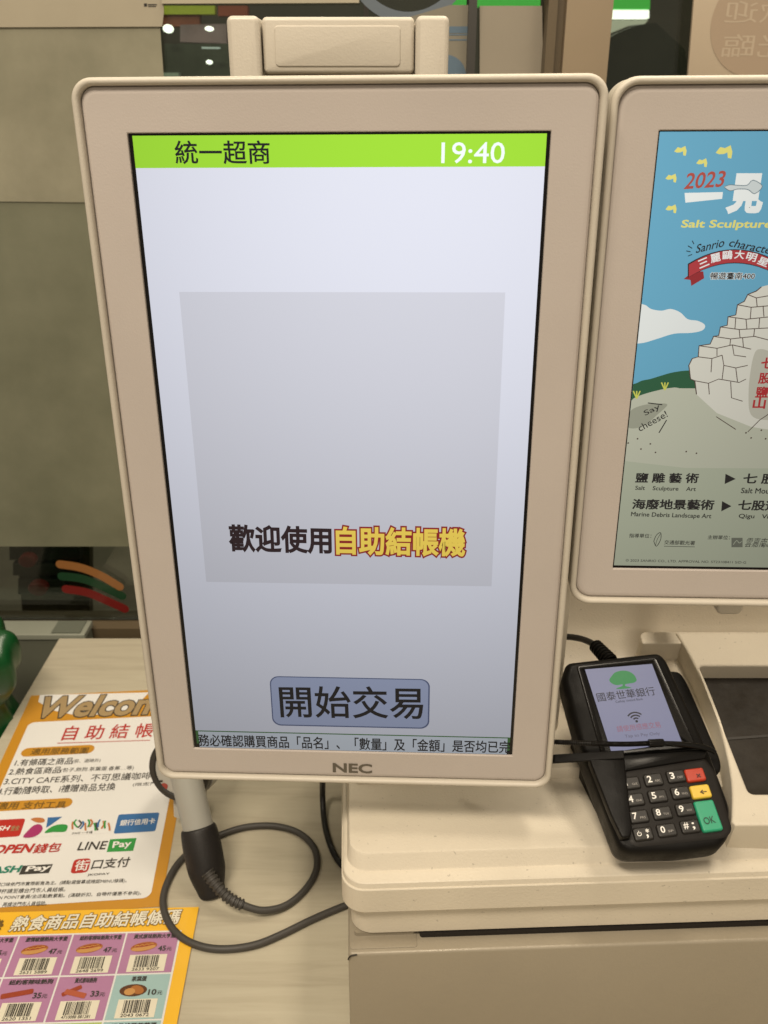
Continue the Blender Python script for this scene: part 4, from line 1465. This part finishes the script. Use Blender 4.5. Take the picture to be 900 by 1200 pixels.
gx = [GL - 4 * (GL - gx[2]) / 2, GL - 3 * (GL - gx[2]) / 2, gx[2], GL - (GL - gx[2]) / 2, GL]
r1y = P2.L(72, 1145)[1]
rh = yg0 - r1y
flat('grid_field', P2, rect(gx[0], -0.25, GL + 0.0008, yg0 + 0.0008), 0.0007, PAPER, po2)
PINK = pr('cell_pink', (0.40, 0.19, 0.33))
PALE = pr('cell_blue', (0.32, 0.47, 0.47))
LIME = pr('cell_lime', (0.42, 0.50, 0.16))
BUN = pr('bun', (0.36, 0.13, 0.03))
BUN2 = pr('bun_light', (0.52, 0.26, 0.08))
SAU = pr('sausage', (0.30, 0.05, 0.02))
CREAMI = pr('label_cream', (0.70, 0.65, 0.52))
cells = [[('濃情起司熱狗大亨堡', '45', '2631 5880', 'dog'), ('激情椒鹽熱狗大亨堡', '47', '2631 5889', 'dog'), ('紐約客辣味熱狗大亨堡', '47', '2648 2699', 'dog'), ('黃式原味熱狗大亨堡', '45', '2633 9207', 'dog')],
         [('紐約客熱狗', '35', '2620 1350', 'stick'), ('紐約客辣味熱狗', '35', '2620 1351', 'stick'), ('黃式原味熱狗', '33', '4710088 881281', 'cross'), ('茶葉蛋', '10', '2043 0672', 'egg')],
         [('香蕉', '15', '2011 0031', 'stick'), ('香脆雞排', '39', '2011 0457', 'egg'), ('香脆起司可頌包', '29', '2011 0775', 'dog'), ('玩具總匯茶葉蛋', '12', '2043 0689', 'egg')]]


def ell(cx, cy, rx, ry, ang=0, n=18):
    ca, sa = math.cos(ang), math.sin(ang)
    return [(cx + rx * math.cos(t) * ca - ry * math.sin(t) * sa, cy + rx * math.cos(t) * sa + ry * math.sin(t) * ca) for t in [2 * math.pi * k / n for k in range(n)]]


def ltxt(parent, s, mat, x, y, wd, ht, off, bold=0.0):
    """lettering by local coordinates on poster 2"""
    A = world_px(P2.P(x, y, off))
    B = world_px(P2.P(x + wd, y, off))
    Tm = world_px(P2.P(x + wd / 2, y + ht, off))
    m = (A[1] + B[1]) / 2
    txt(parent, s, mat, P2, A, B, m - Tm[1], off, bold)


for r_ in range(3):
    for c_ in range(4):
        xa, xb = gx[c_] + 0.0007, gx[c_ + 1] - 0.0007
        yb_, ya = yg0 - rh * (r_ + 1) + 0.0007, yg0 - rh * r_ - 0.0007
        bgm = PINK
        if r_ == 1 and c_ == 3:
            bgm = PALE
        if r_ == 2:
            bgm = LIME if c_ < 3 else PALE
        cell = flat('price_cell', P2, rect(xa, yb_, xb, ya), 0.0009, bgm, po2)
        nm, prc, code, pic = cells[r_][c_]
        wd = xb - xa
        hg = ya - yb_
        ltxt(cell, nm, DK, xa + wd * (0.14 if len(nm) > 6 else 0.3), ya - hg * 0.16, wd * (0.80 if len(nm) > 6 else 0.40) * (1 if len(nm) != 3 else 0.7), hg * 0.12, 0.0012, 0.03)
        cx, cy = xa + wd * 0.38, ya - hg * 0.36
        u_ = wd
        if pic == 'dog':
            flat('bun_picture', P2, ell(cx, cy, u_ * .25, hg * .115, 0.16), 0.0011, BUN, cell)
            flat('bun_picture', P2, ell(cx, cy - hg * .035, u_ * .23, hg * .065, 0.16), 0.00115, BUN2, cell)
            flat('sausage_picture', P2, ell(cx, cy + hg * .04, u_ * .22, hg * .045, 0.16), 0.0012, SAU, cell)
            zz = [(cx - u_ * .18 + u_ * .36 * k / 8, cy + hg * (.035 + .02 * (k % 2)) + u_ * .36 * k / 8 * .16 - u_ * .03) for k in range(9)]
            flat('sauce_picture', P2, strip(P2, zz, hg * .014), 0.00125, pr('mustard', (0.6, 0.35, 0.06)), cell)
        elif pic == 'stick':
            flat('sausage_picture', P2, rpoly(ccw(strip(P2, [(cx - u_ * .30, cy - hg * .06), (cx + u_ * .26, cy + hg * .05)], hg * .12)), hg * .04, 4), 0.0012, SAU, cell)
        elif pic == 'cross':
            flat('sausage_picture', P2, rpoly(ccw(strip(P2, [(cx - u_ * .24, cy - hg * .06), (cx + u_ * .08, cy + hg * .12)], hg * .10)), hg * .03, 4), 0.0012, SAU, cell)
            flat('sausage_picture', P2, rpoly(ccw(strip(P2, [(cx - u_ * .20, cy + hg * .02), (cx + u_ * .20, cy - hg * .10)], hg * .12)), hg * .03, 4), 0.00125, pr('sausage_light', (0.40, 0.09, 0.04)), cell)
        else:
            flat('egg_picture', P2, ell(cx, cy, u_ * .25, hg * .14), 0.0011, pr('bowl_brown', (0.10, 0.035, 0.012)), cell)
            flat('egg_picture', P2, ell(cx + u_ * .07, cy + hg * .01, u_ * .13, hg * .09, -.4), 0.00115, BUN, cell)
            flat('egg_picture', P2, ell(cx - u_ * .06, cy - hg * .03, u_ * .10, hg * .08), 0.0012, BUN2, cell)
        ltxt(cell, prc, DK, xa + wd * 0.66, cy - hg * 0.12, wd * 0.15, hg * 0.13, 0.0012, 0.03)
        ltxt(cell, '元', DK, xa + wd * 0.82, cy - hg * 0.12, wd * 0.10, hg * 0.09, 0.0012, 0.01)
        lx0, lx1, ly0, ly1 = xa + wd * 0.16, xa + wd * 0.86, yb_ + hg * 0.03, yb_ + hg * 0.44
        flat('barcode_label', P2, rect(lx0, ly0, lx1, ly1), 0.0011, CREAMI, cell)
        rs = random.Random(r_ * 7 + c_)
        vs, fs = [], []
        x = lx0 + (lx1 - lx0) * 0.16
        end = lx1 - (lx1 - lx0) * 0.16
        unit = (end - x) / 58
        while x < end - unit * 3:
            bwid = unit * rs.choice((1, 1, 2, 3))
            kq = len(vs)
            for (aa, bb) in rect(x, ly0 + (ly1 - ly0) * 0.25, x + bwid, ly1 - (ly1 - ly0) * 0.06):
                vs.append(P2.P(aa, bb, 0.0013))
            fs.append((kq, kq + 1, kq + 2, kq + 3))
            x += bwid + unit * rs.choice((1, 1, 2, 2))
        me = bpy.data.meshes.new('barcode')
        me.from_pydata([tuple(v) for v in vs], [], fs)
        link('barcode', me, DK, cell)
        ltxt(cell, code, DK, lx0 + (lx1 - lx0) * 0.14, ly0 + (ly1 - ly0) * 0.05, (lx1 - lx0) * 0.72, (ly1 - ly0) * 0.17, 0.0013, 0.01)

flush_text()
